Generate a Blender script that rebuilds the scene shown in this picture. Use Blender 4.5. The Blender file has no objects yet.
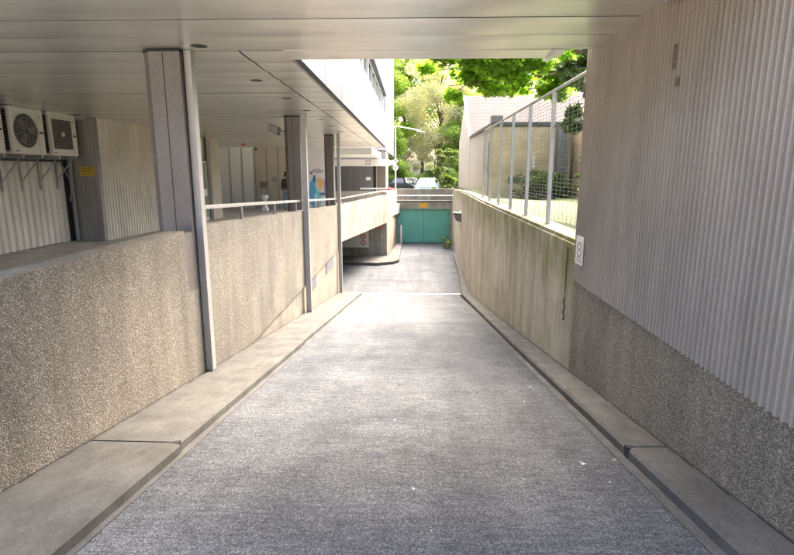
import bpy, bmesh, math, random
import numpy as np
from mathutils import Vector, Matrix
random.seed(7); rng = np.random.default_rng(7)
S = bpy.context.scene
C = S.collection
R = math.radians

# ------------------------------------------------------------------ helpers
class MB:
    """collects shapes that become ONE mesh object"""
    def __init__(s): s.v = []; s.f = []
    def poly(s, pts):
        n = len(s.v); s.v += [tuple(p) for p in pts]; s.f.append(tuple(range(n, n+len(pts)))); return s
    def box(s, a, b):
        x0,y0,z0 = a; x1,y1,z1 = b; n = len(s.v)
        s.v += [(x0,y0,z0),(x1,y0,z0),(x1,y1,z0),(x0,y1,z0),(x0,y0,z1),(x1,y0,z1),(x1,y1,z1),(x0,y1,z1)]
        for q in ((0,3,2,1),(4,5,6,7),(0,1,5,4),(1,2,6,5),(2,3,7,6),(3,0,4,7)): s.f.append(tuple(n+i for i in q))
        return s
    def hexa(s, bot, top):
        n = len(s.v); k = len(bot); s.v += [tuple(p) for p in bot] + [tuple(p) for p in top]
        s.f.append(tuple(n+i for i in reversed(range(k)))); s.f.append(tuple(n+k+i for i in range(k)))
        for i in range(k):
            j = (i+1) % k; s.f.append((n+i, n+j, n+k+j, n+k+i))
        return s
    def tube(s, pts, r, seg=8, cap=True):
        pts = [Vector(p) for p in pts]
        rr = r if isinstance(r, (list, tuple)) else [r]*len(pts)
        rings = []
        for i, p in enumerate(pts):
            d = (pts[min(i+1, len(pts)-1)] - pts[max(i-1, 0)]).normalized()
            up = Vector((0,0,1)) if abs(d.z) < .95 else Vector((1,0,0))
            a = d.cross(up).normalized(); b = d.cross(a).normalized()
            n = len(s.v)
            for k in range(seg):
                t = 2*math.pi*k/seg
                s.v.append(tuple(p + (a*math.cos(t) + b*math.sin(t))*rr[i]))
            rings.append(n)
        for i in range(len(rings)-1):
            for k in range(seg):
                j = (k+1) % seg
                s.f.append((rings[i]+k, rings[i]+j, rings[i+1]+j, rings[i+1]+k))
        if cap:
            s.f.append(tuple(rings[0]+k for k in reversed(range(seg)))); s.f.append(tuple(rings[-1]+k for k in range(seg)))
        return s
    def lathe(s, c, prof, seg=16, axis='z'):
        rings = []
        for r, h in prof:
            n = len(s.v); rings.append(n)
            for k in range(seg):
                t = 2*math.pi*k/seg; a, b = r*math.cos(t), r*math.sin(t)
                if axis == 'z': s.v.append((c[0]+a, c[1]+b, c[2]+h))
                elif axis == 'y': s.v.append((c[0]+a, c[1]+h, c[2]+b))
                else: s.v.append((c[0]+h, c[1]+a, c[2]+b))
        for i in range(len(rings)-1):
            for k in range(seg):
                j = (k+1) % seg; s.f.append((rings[i]+k, rings[i]+j, rings[i+1]+j, rings[i+1]+k))
        s.f.append(tuple(rings[0]+k for k in reversed(range(seg)))); s.f.append(tuple(rings[-1]+k for k in range(seg)))
        return s
    def prism(s, prof, lo, hi, axis='x'):
        """closed 2D outline extruded: axis x -> outline in (y,z); axis y -> (x,z)"""
        if axis == 'x': return s.hexa([(lo,a,b) for a,b in prof], [(hi,a,b) for a,b in prof])
        if axis == 'y': return s.hexa([(a,lo,b) for a,b in prof], [(a,hi,b) for a,b in prof])
        return s.hexa([(a,b,lo) for a,b in prof], [(a,b,hi) for a,b in prof])
    def build(s, name, m, parent=None, bevel=0, smooth=False, recalc=True):
        me = bpy.data.meshes.new(name); me.from_pydata(s.v, [], s.f); me.update()
        if recalc:
            b = bmesh.new(); b.from_mesh(me); bmesh.ops.recalc_face_normals(b, faces=b.faces)
            if bevel:
                bmesh.ops.bevel(b, geom=[e for e in b.edges if len(e.link_faces) == 2 and e.calc_face_angle(0) > .5], offset=bevel, segments=2, affect='EDGES', profile=.6)
            b.to_mesh(me); b.free()
        me.materials.append(m)
        if smooth: me.shade_smooth()
        o = bpy.data.objects.new(name, me); C.objects.link(o); o.parent = parent
        return o

def tag(o, label, cat, group=None):
    o['label'] = label; o['category'] = cat
    if group: o['group'] = group
    return o
def empty(name, loc=(0,0,0), rz=0):
    o = bpy.data.objects.new(name, None); C.objects.link(o); o.location = loc; o.rotation_euler.z = rz; o.empty_display_size = .2
    return o
def struct(o): o['kind'] = 'structure'; return o
def copy_tree(o, parent=None):
    c = o.copy(); C.objects.link(c); c.parent = parent
    for ch in list(o.children): copy_tree(ch, c)
    return c

# ------------------------------------------------------------------ materials
class NT:
    def __init__(s, name):
        s.m = bpy.data.materials.new(name); s.m.use_nodes = True; s.t = s.m.node_tree
        s.b = s.t.nodes['Principled BSDF']; s.out = s.t.nodes['Material Output']; s._c = None
    def n(s, ty, **kw):
        nd = s.t.nodes.new(ty)
        for k, v in kw.items():
            if k.startswith('i_'):
                nd.inputs[k[2:].replace('_', ' ')].default_value = v
            else: setattr(nd, k, v)
        return nd
    def l(s, a, b): s.t.links.new(a, b)
    def co(s, scale=(1,1,1), loc=(0,0,0)):
        if s._c is None: s._c = s.n('ShaderNodeTexCoord').outputs['Object']
        mp = s.n('ShaderNodeMapping'); s.l(s._c, mp.inputs[0]); mp.inputs['Scale'].default_value = scale; mp.inputs['Location'].default_value = loc
        return mp.outputs[0]
    def noise(s, scale, detail=4, rough=.55, vs=(1,1,1), loc=(0,0,0), dist=0):
        nd = s.n('ShaderNodeTexNoise', i_Scale=scale, i_Detail=detail, i_Roughness=rough, i_Distortion=dist); s.l(s.co(vs, loc), nd.inputs['Vector']); return nd.outputs['Fac']
    def voro(s, scale, feature='F1', vs=(1,1,1), rnd=1):
        nd = s.n('ShaderNodeTexVoronoi', feature=feature, i_Scale=scale, i_Randomness=rnd); s.l(s.co(vs), nd.inputs['Vector']); return nd
    def sep(s):
        nd = s.n('ShaderNodeSeparateXYZ'); s.l(s.co(), nd.inputs[0]); return nd.outputs
    def ma(s, op, a, b=0, clamp=False):
        nd = s.n('ShaderNodeMath', operation=op, use_clamp=clamp)
        for i, x in enumerate((a, b)):
            if hasattr(x, 'links'): s.l(x, nd.inputs[i])
            else: nd.inputs[i].default_value = x
        return nd.outputs[0]
    def rng(s, x, a, b, c=0, d=1):
        nd = s.n('ShaderNodeMapRange', clamp=True); s.l(x, nd.inputs[0])
        for i, v in enumerate((a, b, c, d)): nd.inputs[i+1].default_value = v
        return nd.outputs[0]
    def ramp(s, x, stops):
        nd = s.n('ShaderNodeValToRGB'); e = nd.color_ramp.elements
        while len(e) < len(stops): e.new(.5)
        for q, (p, c) in zip(e, stops): q.position = p; q.color = (*c, 1)
        s.l(x, nd.inputs[0]); return nd.outputs[0]
    def mix(s, f, a, b, mode='MIX'):
        nd = s.n('ShaderNodeMix', data_type='RGBA', blend_type=mode)
        for i, x in ((0, f), (6, a), (7, b)):
            if hasattr(x, 'links'): s.l(x, nd.inputs[i])
            else: nd.inputs[i].default_value = x if i == 0 else (*x, 1)
        return nd.outputs[2]
    def bump(s, h, strength=.4, dist=.01, prev=None):
        nd = s.n('ShaderNodeBump', i_Strength=strength, i_Distance=dist); s.l(h, nd.inputs['Height'])
        if prev: s.l(prev, nd.inputs['Normal'])
        return nd.outputs[0]
    def fin(s, col, rough=.8, metal=0, normal=None, spec=.5):
        for nm, x in (('Base Color', col), ('Roughness', rough), ('Metallic', metal), ('Specular IOR Level', spec)):
            if hasattr(x, 'links'): s.l(x, s.b.inputs[nm])
            else: s.b.inputs[nm].default_value = (*x, 1) if nm == 'Base Color' else x
        if normal: s.l(normal, s.b.inputs['Normal'])
        return s.m

def plain(name, col, rough=.6, metal=0, var=.12, scale=6, spec=.5):
    t = NT(name); n = t.noise(scale, 5); n2 = t.noise(scale*9, 3)
    f = t.ma('MULTIPLY', t.ma('ADD', n, n2), .5)
    d = tuple(c*(1-var*1.6) for c in col); u = tuple(min(1, c*(1+var)) for c in col)
    return t.fin(t.ramp(f, [(.3, d), (.7, u)]), rough, metal, t.bump(n2, .12, .004), spec)

def m_aggregate():
    t = NT('exposed_aggregate_concrete')
    v = t.voro(100); v2 = t.voro(150)
    w = t.n('ShaderNodeSeparateColor'); t.l(v.outputs['Color'], w.inputs[0])
    stone = t.ramp(w.outputs[0], [(0,(.17,.158,.13)),(.22,(.25,.23,.19)),(.5,(.32,.295,.245)),(.72,(.36,.33,.27)),(.88,(.44,.41,.35)),(1,(.56,.53,.46))])
    edge = t.voro(100, 'DISTANCE_TO_EDGE')
    em = t.rng(edge.outputs['Distance'], .03, .16)
    w2 = t.n('ShaderNodeSeparateColor'); t.l(v2.outputs['Color'], w2.inputs[0])
    mort = t.ramp(w2.outputs[0], [(0,(.09,.082,.066)),(1,(.19,.172,.14))])
    c = t.mix(em, mort, stone)
    big = t.noise(.9, 5, .6); st = t.noise(3.2, 5, .65, (1,1,.13))
    c = t.mix(1, c, t.ramp(big, [(.3,(.72,.72,.73)),(.68,(1.1,1.08,1.03))]), 'MULTIPLY')
    c = t.mix(1, c, t.ramp(st, [(.3,(.74,.73,.71)),(.62,(1.04,1.04,1.04))]), 'MULTIPLY')
    h = t.ma('SUBTRACT', 1, v.outputs['Distance'])
    nb = t.bump(h, .8, .006); nb = t.bump(t.noise(30, 3), .3, .01, nb)
    return t.fin(c, .82, 0, nb, .35)

def m_board(name='board_marked_concrete', base=(.55,.51,.42), moss=True, axis=1, smooth=False):
    t = NT(name); xyz = t.sep(); y = xyz[axis]; z = xyz[2]
    u = t.ma('DIVIDE', y, .16); fl = t.ma('FLOOR', u); fr = t.ma('FRACT', u)
    wn = t.n('ShaderNodeTexWhiteNoise', noise_dimensions='1D'); t.l(fl, wn.inputs['W'])
    line = t.ma('MAXIMUM', t.ma('LESS_THAN', fr, .045), t.ma('GREATER_THAN', fr, .985))
    gr = t.noise(5, 6, .6, (9,9,.8)); sp = t.voro(75).outputs['Distance']
    b = base; d = tuple(x*.66 for x in b); hi = tuple(x*1.16 for x in b)
    c = t.ramp(t.noise(1.3, 6, .62), [(.28, d), (.7, hi)])
    c = t.mix(1, c, t.ramp(gr, [(.3,(.78,.77,.74)),(.65,(1.05,1.05,1.05))]), 'MULTIPLY')
    c = t.mix(1, c, t.ramp(wn.outputs['Value'], [(0,(.86,.85,.83)),(1,(1.06,1.06,1.06))]), 'MULTIPLY')
    c = t.mix(t.ma('MULTIPLY', line, .16 if smooth else .34), c, tuple(x*.45 for x in b))
    c = t.mix(1, c, t.ramp(sp, [(.2,(1.12,1.12,1.12)),(.7,(.78,.78,.78))]), 'MULTIPLY')
    # dark run-off streaks from the top edge
    stk = t.rng(t.noise(2.6, 4, .7, (1,1,.05), (0,3,0)), .52, .68)
    c = t.mix(t.ma('MULTIPLY', stk, t.rng(z, -2.2, .7, .02, .4)), c, tuple(x*.5 for x in b))
    if moss:
        mo = t.rng(t.noise(2.4, 6, .7, (1,1,.45)), .38, .56)
        hz = t.rng(t.ma('ADD', z, t.ma('MULTIPLY', t.noise(1.7, 4, .6, (1,1,.05)), 1.5)), .62, 1.35)
        c = t.mix(t.ma('MULTIPLY', t.ma('MULTIPLY', mo, hz), .85), c, (.15,.155,.045))
        rs = t.rng(t.noise(1.1, 5, .7, (1,1,.3), (7,2,1)), .5, .66)
        c = t.mix(t.ma('MULTIPLY', rs, .3), c, (.27,.2,.1))
    nb = t.bump(t.ma('SUBTRACT', t.ma('MULTIPLY', wn.outputs['Value'], .6), line), .35, .006)
    nb = t.bump(t.noise(45, 5, .7), .35, .006, nb)
    return t.fin(c, .88, 0, nb, .3)

def m_asphalt():
    t = NT('brushed_ramp_concrete')
    sp = t.voro(150, vs=(1,.7,1)); w = t.n('ShaderNodeSeparateColor'); t.l(sp.outputs['Color'], w.inputs[0])
    sp2 = t.noise(190, 3, .6, (.8,1,1))
    rows = t.noise(34, 5, .7, (.16,1,1))     # brushed across the ramp
    trk = t.noise(1.7, 4, .6, (1.6,.12,1), (2,0,0)); stain = t.noise(1.1, 7, .72, (1,.8,1), (11,4,0)); big = t.noise(.55, 6, .62, (1,.55,1)); mid = t.noise(2.2, 5, .62, (.35,1,1))
    c = t.ramp(w.outputs[0], [(0,(.062,.068,.075)),(.4,(.097,.105,.115)),(.75,(.130,.139,.152)),(.95,(.178,.187,.2)),(1,(.24,.24,.245))])
    c = t.mix(1, c, t.ramp(sp2, [(.34,(.62,.62,.62)),(.64,(1.34,1.34,1.34))]), 'MULTIPLY')
    c = t.mix(1, c, t.ramp(rows, [(.33,(.72,.72,.73)),(.64,(1.22,1.22,1.22))]), 'MULTIPLY')
    c = t.mix(1, c, t.ramp(big, [(.3,(.76,.765,.78)),(.7,(1.22,1.2,1.17))]), 'MULTIPLY')
    c = t.mix(1, c, t.ramp(mid, [(.32,(.85,.85,.86)),(.68,(1.12,1.12,1.1))]), 'MULTIPLY')
    c = t.mix(1, c, t.ramp(trk, [(.34,(.84,.84,.85)),(.66,(1.1,1.1,1.09))]), 'MULTIPLY')
    c = t.mix(1, c, t.ramp(stain, [(.30,(.66,.65,.64)),(.44,(1,1,1)),(.72,(1.08,1.07,1.05))]), 'MULTIPLY')
    wh = t.rng(t.noise(13, 2, .4, (1,1,1), (3,3,3)), .775, .79)
    c = t.mix(wh, c, (.6,.6,.57))
    h = t.ma('ADD', t.ma('MULTIPLY', rows, 1.2), sp2)
    nb = t.bump(h, .65, .009); nb = t.bump(sp.outputs['Distance'], .4, .004, nb)
    return t.fin(c, t.ramp(big, [(.3,(.88,)*3),(.7,(.97,)*3)]), 0, nb, .1)

def m_smooth(name, base, streak=True):
    t = NT(name)
    c = t.ramp(t.noise(2.2, 7, .65), [(.28, tuple(x*.66 for x in base)), (.72, tuple(x*1.14 for x in base))])
    c = t.mix(1, c, t.ramp(t.noise(55, 4, .6), [(.35,(.84,)*3),(.62,(1.06,)*3)]), 'MULTIPLY')
    c = t.mix(1, c, t.ramp(t.noise(9, 5, .7, (1,.3,1)), [(.34,(.82,.81,.79)),(.6,(1.04,)*3)]), 'MULTIPLY')
    sp = t.rng(t.voro(22).outputs['Distance'], .05, .09)
    c = t.mix(t.ma('MULTIPLY', t.ma('SUBTRACT', 1, sp), .45), c, tuple(x*.35 for x in base))
    nb = t.bump(t.noise(70, 5, .7), .3, .004)
    return t.fin(c, .93, 0, nb, .12)

def m_rib(name, base, streak=.75):
    t = NT(name)
    c = t.ramp(t.noise(1.4, 6, .6, (1,1,.5)), [(.3, tuple(x*.8 for x in base)), (.7, tuple(x*1.12 for x in base))])
    c = t.mix(1, c, t.ramp(t.noise(9, 5, .7, (1,1,.05)), [(.32,(streak,)*3),(.6,(1.04,)*3)]), 'MULTIPLY')
    c = t.mix(1, c, t.ramp(t.noise(110, 3), [(.35,(.92,)*3),(.62,(1.05,)*3)]), 'MULTIPLY')
    return t.fin(c, t.rng(t.noise(3, 4), .3, .7, .5, .7), 0, t.bump(t.noise(4, 3), .12, .02), .5)

def m_ceiling():
    t = NT('anodised_ceiling_metal')
    c = t.ramp(t.noise(.8, 5, .6), [(.3,(.74,.725,.66)),(.7,(.84,.825,.765))])
    c = t.mix(1, c, t.ramp(t.noise(5, 5, .7, (.15,1,1)), [(.3,(.88,.87,.85)),(.65,(1.04,)*3)]), 'MULTIPLY')
    nb = None
    return t.fin(c, .3, .62, nb, .5)

def m_brick(name, c1, c2, mortar, scale=1, axis='y'):
    t = NT(name); sx = t.n('ShaderNodeSeparateXYZ'); t.l(t.co(), sx.inputs[0]); cb = t.n('ShaderNodeCombineXYZ')
    t.l(t.ma('ADD', sx.outputs[0], sx.outputs[1]), cb.inputs[0]); t.l(sx.outputs[2], cb.inputs[1])
    b = t.n('ShaderNodeTexBrick', i_Scale=scale); t.l(cb.outputs[0], b.inputs['Vector'])
    b.inputs['Color1'].default_value = (*c1,1); b.inputs['Color2'].default_value = (*c2,1); b.inputs['Mortar'].default_value = (*mortar,1)
    b.inputs['Mortar Size'].default_value = .012; b.inputs['Brick Width'].default_value = .25; b.inputs['Row Height'].default_value = .083
    c = t.mix(1, b.outputs['Color'], t.ramp(t.noise(1.5, 6, .65), [(.3,(.72,.7,.66)),(.7,(1.15,1.12,1.1))]), 'MULTIPLY')
    return t.fin(c, .9, 0, t.bump(b.outputs['Fac'], -.4, .01), .3)

def m_leaf(name, a, b, trans=.35):
    t = NT(name); g = t.n('ShaderNodeNewGeometry'); r = g.outputs['Random Per Island']
    c = t.ramp(r, [(0, a), (1, b)])
    c = t.mix(1, c, t.ramp(t.noise(.8, 3), [(.35,(.75,.8,.7)),(.65,(1.15,1.12,1.1))]), 'MULTIPLY')
    t.fin(c, .5, 0, None, .4)
    tr = t.n('ShaderNodeBsdfTranslucent'); t.l(t.mix(1, c, (1.5,1.6,.7), 'MULTIPLY'), tr.inputs[0])
    mx = t.n('ShaderNodeMixShader'); mx.inputs[0].default_value = trans
    t.l(t.b.outputs[0], mx.inputs[1]); t.l(tr.outputs[0], mx.inputs[2]); t.l(mx.outputs[0], t.out.inputs[0])
    return t.m
def m_glass(name, col=(.5,.6,.58), rough=.05):
    t = NT(name); return t.fin(col, rough, 0, t.bump(t.noise(1.2, 2), .05, .02), .9)
def m_tiles():
    t = NT('pink_roof_tiles'); xyz = t.sep()
    fr = t.ma('FRACT', t.ma('DIVIDE', xyz[2], .2)); fx = t.ma('ADD', t.ma('FRACT', t.ma('DIVIDE', xyz[0], .22)), .06)
    ln = t.ma('MAXIMUM', t.ma('LESS_THAN', fr, .2), t.ma('LESS_THAN', fx, .1))
    c = t.ramp(t.noise(2, 5), [(.3,(.085,.066,.058)),(.7,(.12,.096,.088))]); c = t.mix(t.ma('MULTIPLY', ln, .7), c, (.04,.026,.023))
    return t.fin(c, .85, 0, t.bump(fr, .5, .02))
def m_grass():
    t = NT('lawn_grass'); c = t.ramp(t.noise(1.5, 6, .7), [(.3,(.035,.055,.01)),(.55,(.065,.10,.018)),(.75,(.12,.125,.035))])
    c = t.mix(1, c, t.ramp(t.noise(60, 3), [(.3,(.6,)*3),(.7,(1.3,)*3)]), 'MULTIPLY'); return t.fin(c, .9, 0, t.bump(t.noise(40, 4), .8, .03))
def m_graffiti():
    t = NT('painted_graffiti_wall'); xyz = t.sep()
    c = t.ramp(t.noise(1, 4), [(.3,(.72,.73,.75)),(.7,(.8,.81,.82))])
    def blob(cx, cz, rx, rz, col, sc, loc):
        nonlocal c
        dx = t.ma('DIVIDE', t.ma('SUBTRACT', xyz[0], cx), rx); dz = t.ma('DIVIDE', t.ma('SUBTRACT', xyz[2], cz), rz)
        d = t.ma('ADD', t.ma('MULTIPLY', dx, dx), t.ma('MULTIPLY', dz, dz))
        m = t.rng(t.ma('ADD', d, t.ma('MULTIPLY', t.noise(sc, 4, .7, (1,1,.4), loc), 2.2)), 1.55, 1.75, 1, 0)
        c = t.mix(m, c, col)
    blob(-4.98, .5, .26, .95, (.12,.45,.72), 9, (1,0,0)); blob(-4.72, .2, .2, .7, (.2,.62,.74), 11, (4,0,0)); blob(-4.9, 1.2, .12, .25, (.05,.2,.4), 14, (8,0,1))
    blob(-4.62, 1.0, .2, .45, (.75,.52,.2), 10, (9,0,2)); blob(-4.7, 1.6, .4, .14, (.45,.42,.55), 13, (3,0,7)); blob(-4.5, .45, .2, .12, (.1,.25,.35), 13, (5,0,7))
    blob(-4.85, .1, .08, .5, (.85,.85,.9), 15, (2,0,9)); blob(-5.05, 1.5, .1, .1, (.2,.2,.3), 15, (6,0,3)); blob(-4.4, .9, .06, .5, (.5,.3,.5), 15, (6,0,12))
    return t.fin(c, .8)

M = dict(wire=plain('dull_wire', (.22,.22,.2), .6, .2),
 agg=m_aggregate(), board=m_board(), wallfar=m_board('pale_formed_concrete', (.46,.42,.35), False, 1, True), lower=m_board('lower_ramp_concrete', (.33,.30,.25), False, 1, True),
 garage=m_board('garage_front_concrete', (.42,.41,.35), False, 0, True), asphalt=m_asphalt(), kerb=m_smooth('kerb_concrete', (.145,.142,.132)), gutter=m_smooth('gutter_concrete', (.135,.134,.13)),
 plaza=m_smooth('plaza_paving', (.56,.535,.48)), dark=plain('dark_void', (.02,.02,.02), .9), joint=plain('joint_filler', (.03,.028,.025), .9),
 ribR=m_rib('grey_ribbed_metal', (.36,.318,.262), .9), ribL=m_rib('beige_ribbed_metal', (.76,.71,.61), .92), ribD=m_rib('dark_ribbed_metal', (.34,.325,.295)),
 ceil=m_ceiling(), column=plain('column_cladding', (.172,.158,.146), .5, .15, .14, 3), fin=plain('painted_steel_fin', (.40,.39,.37), .5, .3, .1, 3),
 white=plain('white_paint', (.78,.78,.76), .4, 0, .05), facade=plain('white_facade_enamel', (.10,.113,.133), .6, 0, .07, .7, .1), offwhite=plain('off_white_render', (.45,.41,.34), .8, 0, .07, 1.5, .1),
 beige=plain('beige_panel', (.50,.455,.37), .6, 0, .1, 1.5), greywall=plain('slate_grey_cladding', (.14,.15,.165), .6, 0, .12, 1), brown=plain('brown_plate', (.16,.13,.09), .5),
 grey=plain('mid_grey_paint', (.32,.32,.31), .5), steel=plain('galvanised_steel', (.45,.46,.47), .35, .8, .1, 8), black=plain('black_plastic', (.02,.02,.02), .4), rubber=plain('rubber', (.02,.02,.02), .85),
 acwhite=plain('ac_casing_enamel', (.8,.79,.73), .4, 0, .05, 2), yellow=plain('yellow_sign', (.62,.42,.03), .5), orange=plain('orange_sign', (.85,.45,.03), .5), red=plain('red_enamel', (.6,.04,.03), .4),
 green=plain('green_door_paint', (.15,.47,.37), .45, 0, .12, 1.5), glass=m_glass('lit_interior_glass', (.66,.68,.58), .35), darkglass=m_glass('dark_glass', (.03,.04,.05)), mirrorglass=m_glass('green_reflection_glass', (.32,.4,.26), .08),  # screen glass has a bright interior painted in, door glass a green reflection
 carblue=plain('light_blue_car_paint', (.22,.36,.43), .25, .3, .03), carblack=plain('dark_car_paint', (.04,.05,.06), .2, .3, .03), vent=plain('violet_grey_grille', (.13,.12,.15), .6),
 brickY=m_brick('yellow_brick', (.62,.47,.26), (.70,.55,.33), (.50,.44,.34)), brickR=m_brick('stained_brick', (.42,.26,.15), (.50,.38,.24), (.36,.32,.24)),
 tiles=m_tiles(), grass=m_grass(), graffiti=m_graffiti(), bark=plain('bark', (.13,.10,.075), .9, 0, .3, 12), wood=plain('thin_twigs', (.22,.17,.13), .9),
 leafA=m_leaf('spring_leaves', (.20,.31,.05), (.42,.53,.18), .5), leafB=m_leaf('maple_leaves', (.13,.24,.025), (.30,.46,.07), .65), leafD=m_leaf('ivy_leaves', (.02,.05,.012), (.09,.14,.03), .25),
 leafP=m_leaf('pale_blossom_leaves', (.42,.40,.33), (.58,.55,.47), .45), leafS=m_leaf('shrub_leaves', (.06,.10,.02), (.16,.22,.06), .3), blossom=m_leaf('white_blossom', (.6,.58,.58), (.8,.78,.78), .3),
 skin=plain('skin', (.42,.26,.18), .5), jacket=plain('black_jacket', (.02,.02,.022), .8), jeans=plain('blue_jeans', (.12,.2,.33), .85), hair=plain('dark_hair', (.02,.015,.012), .7),
 street=m_smooth('street_asphalt', (.12,.12,.12)), soil=plain('soil', (.10,.09,.06), .95), sign=plain('sign_white', (.75,.75,.72), .4, 0, .03),
)

# ------------------------------------------------------------------ layout numbers
SL = .148; YB = 18.2; ZF = -SL*YB                    # ramp slope, where it ends, level below
def zr(y): return -SL*y if y < YB else ZF - .0006*(y-YB)
XL, XR = -2.45, 1.93                                  # wall faces beside the ramp
ZC = 2.87
def zc(y): return ZC - .006*max(0, y-6)               # soffit level
def zp(y):                                            # top of the left parapet
    if y < 6.3: return .965
    return max(.965-.0425*(y-6.3), .965-.0425*11.5)
def zfl(y): return -.02 if y < 9 else max(-.02-.013*(y-9), -.33)   # plaza level

# ------------------------------------------------------------------ ground, ramp
mb = MB()
ys = [-4, -2, 0] + [i*.91 for i in range(1, 20)] + [YB]
def sheet(ya, xl, xr, dz, mb):
    for i in range(len(ya)-1):
        a, b = ya[i], ya[i+1]
        mb.poly([(xl(a),a,zr(a)+dz),(xr(a),a,zr(a)+dz),(xr(b),b,zr(b)+dz),(xl(b),b,zr(b)+dz)])
ysu = sorted(set([round(y, 3) for y in ys]))
sheet(ysu, lambda y: -1.80, lambda y: 1.66, .03, mb)
struct(mb.build('ramp_road', M['asphalt']))
mb = MB(); mb.poly([(-9,YB+.05,ZF-.004),(2.9,YB+.05,ZF-.004),(2.9,33,ZF-.012),(-9,33,ZF-.012)])
struct(mb.build('lower_road', M['asphalt']))
mb = MB(); mb.box((-2.3,YB-.02,ZF-.1),(1.9,YB+.10,ZF+.036)); struct(mb.build('drain_strip', M['fin']))
# ground: pieces of one sheet round the sunken ramp
mb = MB()
mb.poly([(-300,34.4,-.45),(300,34.4,-.45),(300,600,-.45),(-300,600,-.45)])                 # street beyond
mb.poly([(-300,-4,-3.6),(300,-4,-3.6),(300,34.4,-3.6),(-300,34.4,-3.6)])
struct(mb.build('street', M['street']))
mb = MB().poly([(-2.6,-300,.55),(300,-300,.55),(300,-4,.59),(-2.6,-4,.59)]); struct(mb.build('forecourt', M['plaza']))  # unseen ground behind the camera, paved pale to bounce light under the ceiling
mb = MB()
yy = [-200, -4, 9, 12, 16, 20, 24, 28, 33, 34.6]
for a, b in zip(yy[:-1], yy[1:]):
    x1 = lambda y: -2.62 if y < 17.8 else -2.62 + (y-17.8)*.135
    mb.hexa([(-60,a,zfl(a)-.55),(x1(a),a,zfl(a)-.55),(x1(b),b,zfl(b)-.55),(-60,b,zfl(b)-.55)], [(-60,a,zfl(a)),(x1(a),a,zfl(a)),(x1(b),b,zfl(b)),(-60,b,zfl(b))])
struct(mb.build('plaza', M['plaza']))
mb = MB()
N = 34
for i in range(N):
    for j in range(22):
        X = lambda k: 2.34 + (k/N)**1.8*40
        Y = lambda k: 5.0 + k*1.0
        H = lambda x, y: .70 + .05*math.sin(x*1.3+y*.7) + .06*math.sin(y*.9) - (.15 if x < 2.5 else 0)
        mb.poly([(x, y, H(x, y)) for x, y in ((X(i),Y(j)),(X(i+1),Y(j)),(X(i+1),Y(j+1)),(X(i),Y(j+1)))])
struct(mb.build('lawn', M['grass'], smooth=True))

# gutters beside the kerbs
mb = MB()
for i in range(len(ysu)-1):
    a, b = ysu[i], ysu[i+1]
    if b > YB: continue
    for x0, x1 in ((-1.78,-1.70),(1.545,1.635)):
        mb.poly([(x0,a,zr(a)+.036),(x1,a,zr(a)+.036),(x1,b,zr(b)+.036),(x0,b,zr(b)+.036)])
struct(mb.build('gutter', M['gutter']))

# kerb stones (gaps between)
def kerb(y0, y1, xi0, xi1, xo0, xo1, h=.12, yend=None):
    n = max(1, int((y1-y0)/1.2)); m = MB()
    lo, hi = [], []
    for i in range(n+1):
        y = y0 + (y1-y0)*i/n; t = i/n
        lo.append((xi0+(xi1-xi0)*t, y)); hi.append((xo0+(xo1-xo0)*t, y))
    sgn = 1 if xo0 > xi0 else -1
    for i in range(n):
        pr = []
        for (xi, y), (xo, _) in ((lo[i], hi[i]), (lo[i+1], hi[i+1])):
            z = zr(y)
            pr.append([(xi, y, z-.2), (xi, y, z+h-.022), (xi+sgn*.02, y, z+h), (xo, y, z+h+.006), (xo, y, z-.2)])
        k = len(m.v); m.v += pr[0] + pr[1]
        for q in range(4): m.f.append((k+q, k+q+1, k+5+q+1, k+5+q))
        if i == 0: m.f.append(tuple(k+q for q in range(5)))
        if i == n-1: m.f.append(tuple(k+5+q for q in reversed(range(5))))
    return struct(m.build('kerb', M['kerb']))
for a, b in ((-3.9,3.628),(3.652,8.22),(8.235,13.0),(13.015,17.95)):
    kerb(a, b, -1.76, -1.74 if b < 17 else -1.72, -2.445, -2.445)
for a, b in ((-3.9,3.668),(3.692,8.1),(8.115,12.6),(12.615,17.3)):
    f = lambda y: 1.62 if y < 9 else 1.62 + (y-9)*.011
    kerb(a, b, f(a), f(b), 1.925, 1.925 + max(0, b-12)*.012)
mb = MB()
for y in (3.64,): mb.hexa([(-2.44,y-.02,zr(y)-.1),(-1.768,y-.02,zr(y)-.1),(-1.768,y+.02,zr(y)-.1),(-2.44,y+.02,zr(y)-.1)],[(-2.44,y-.02,zr(y-.02)+.116),(-1.768,y-.02,zr(y-.02)+.105),(-1.768,y+.02,zr(y+.02)+.105),(-2.44,y+.02,zr(y+.02)+.116)])  # dark filler and wedges stand in for shade in the open kerb joints
for y, xa, xb, sg in ((3.64,-1.83,-1.756,1),(3.68,1.616,1.69,-1)):
    mb.hexa([(xa,y-.034 if sg<0 else y-.012,zr(y)+.03),(xb,y-.012 if sg<0 else y-.034,zr(y)+.03),(xb,y+.012 if sg<0 else y+.034,zr(y)+.03),(xa,y+.034 if sg<0 else y+.012,zr(y)+.03)],[(xa,y-.034 if sg<0 else y-.012,zr(y-.02)+.1225),(xb,y-.012 if sg<0 else y-.034,zr(y-.02)+.1225),(xb,y+.012 if sg<0 else y+.034,zr(y+.02)+.1225),(xa,y+.034 if sg<0 else y+.012,zr(y+.02)+.1225)])
for y in (3.68,): mb.hexa([(1.632,y-.02,zr(y)-.1),(1.92,y-.02,zr(y)-.1),(1.92,y+.02,zr(y)-.1),(1.632,y+.02,zr(y)-.1)],[(1.632,y-.02,zr(y-.02)+.105),(1.92,y-.02,zr(y-.02)+.116),(1.92,y+.02,zr(y+.02)+.116),(1.632,y+.02,zr(y+.02)+.105)])
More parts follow.
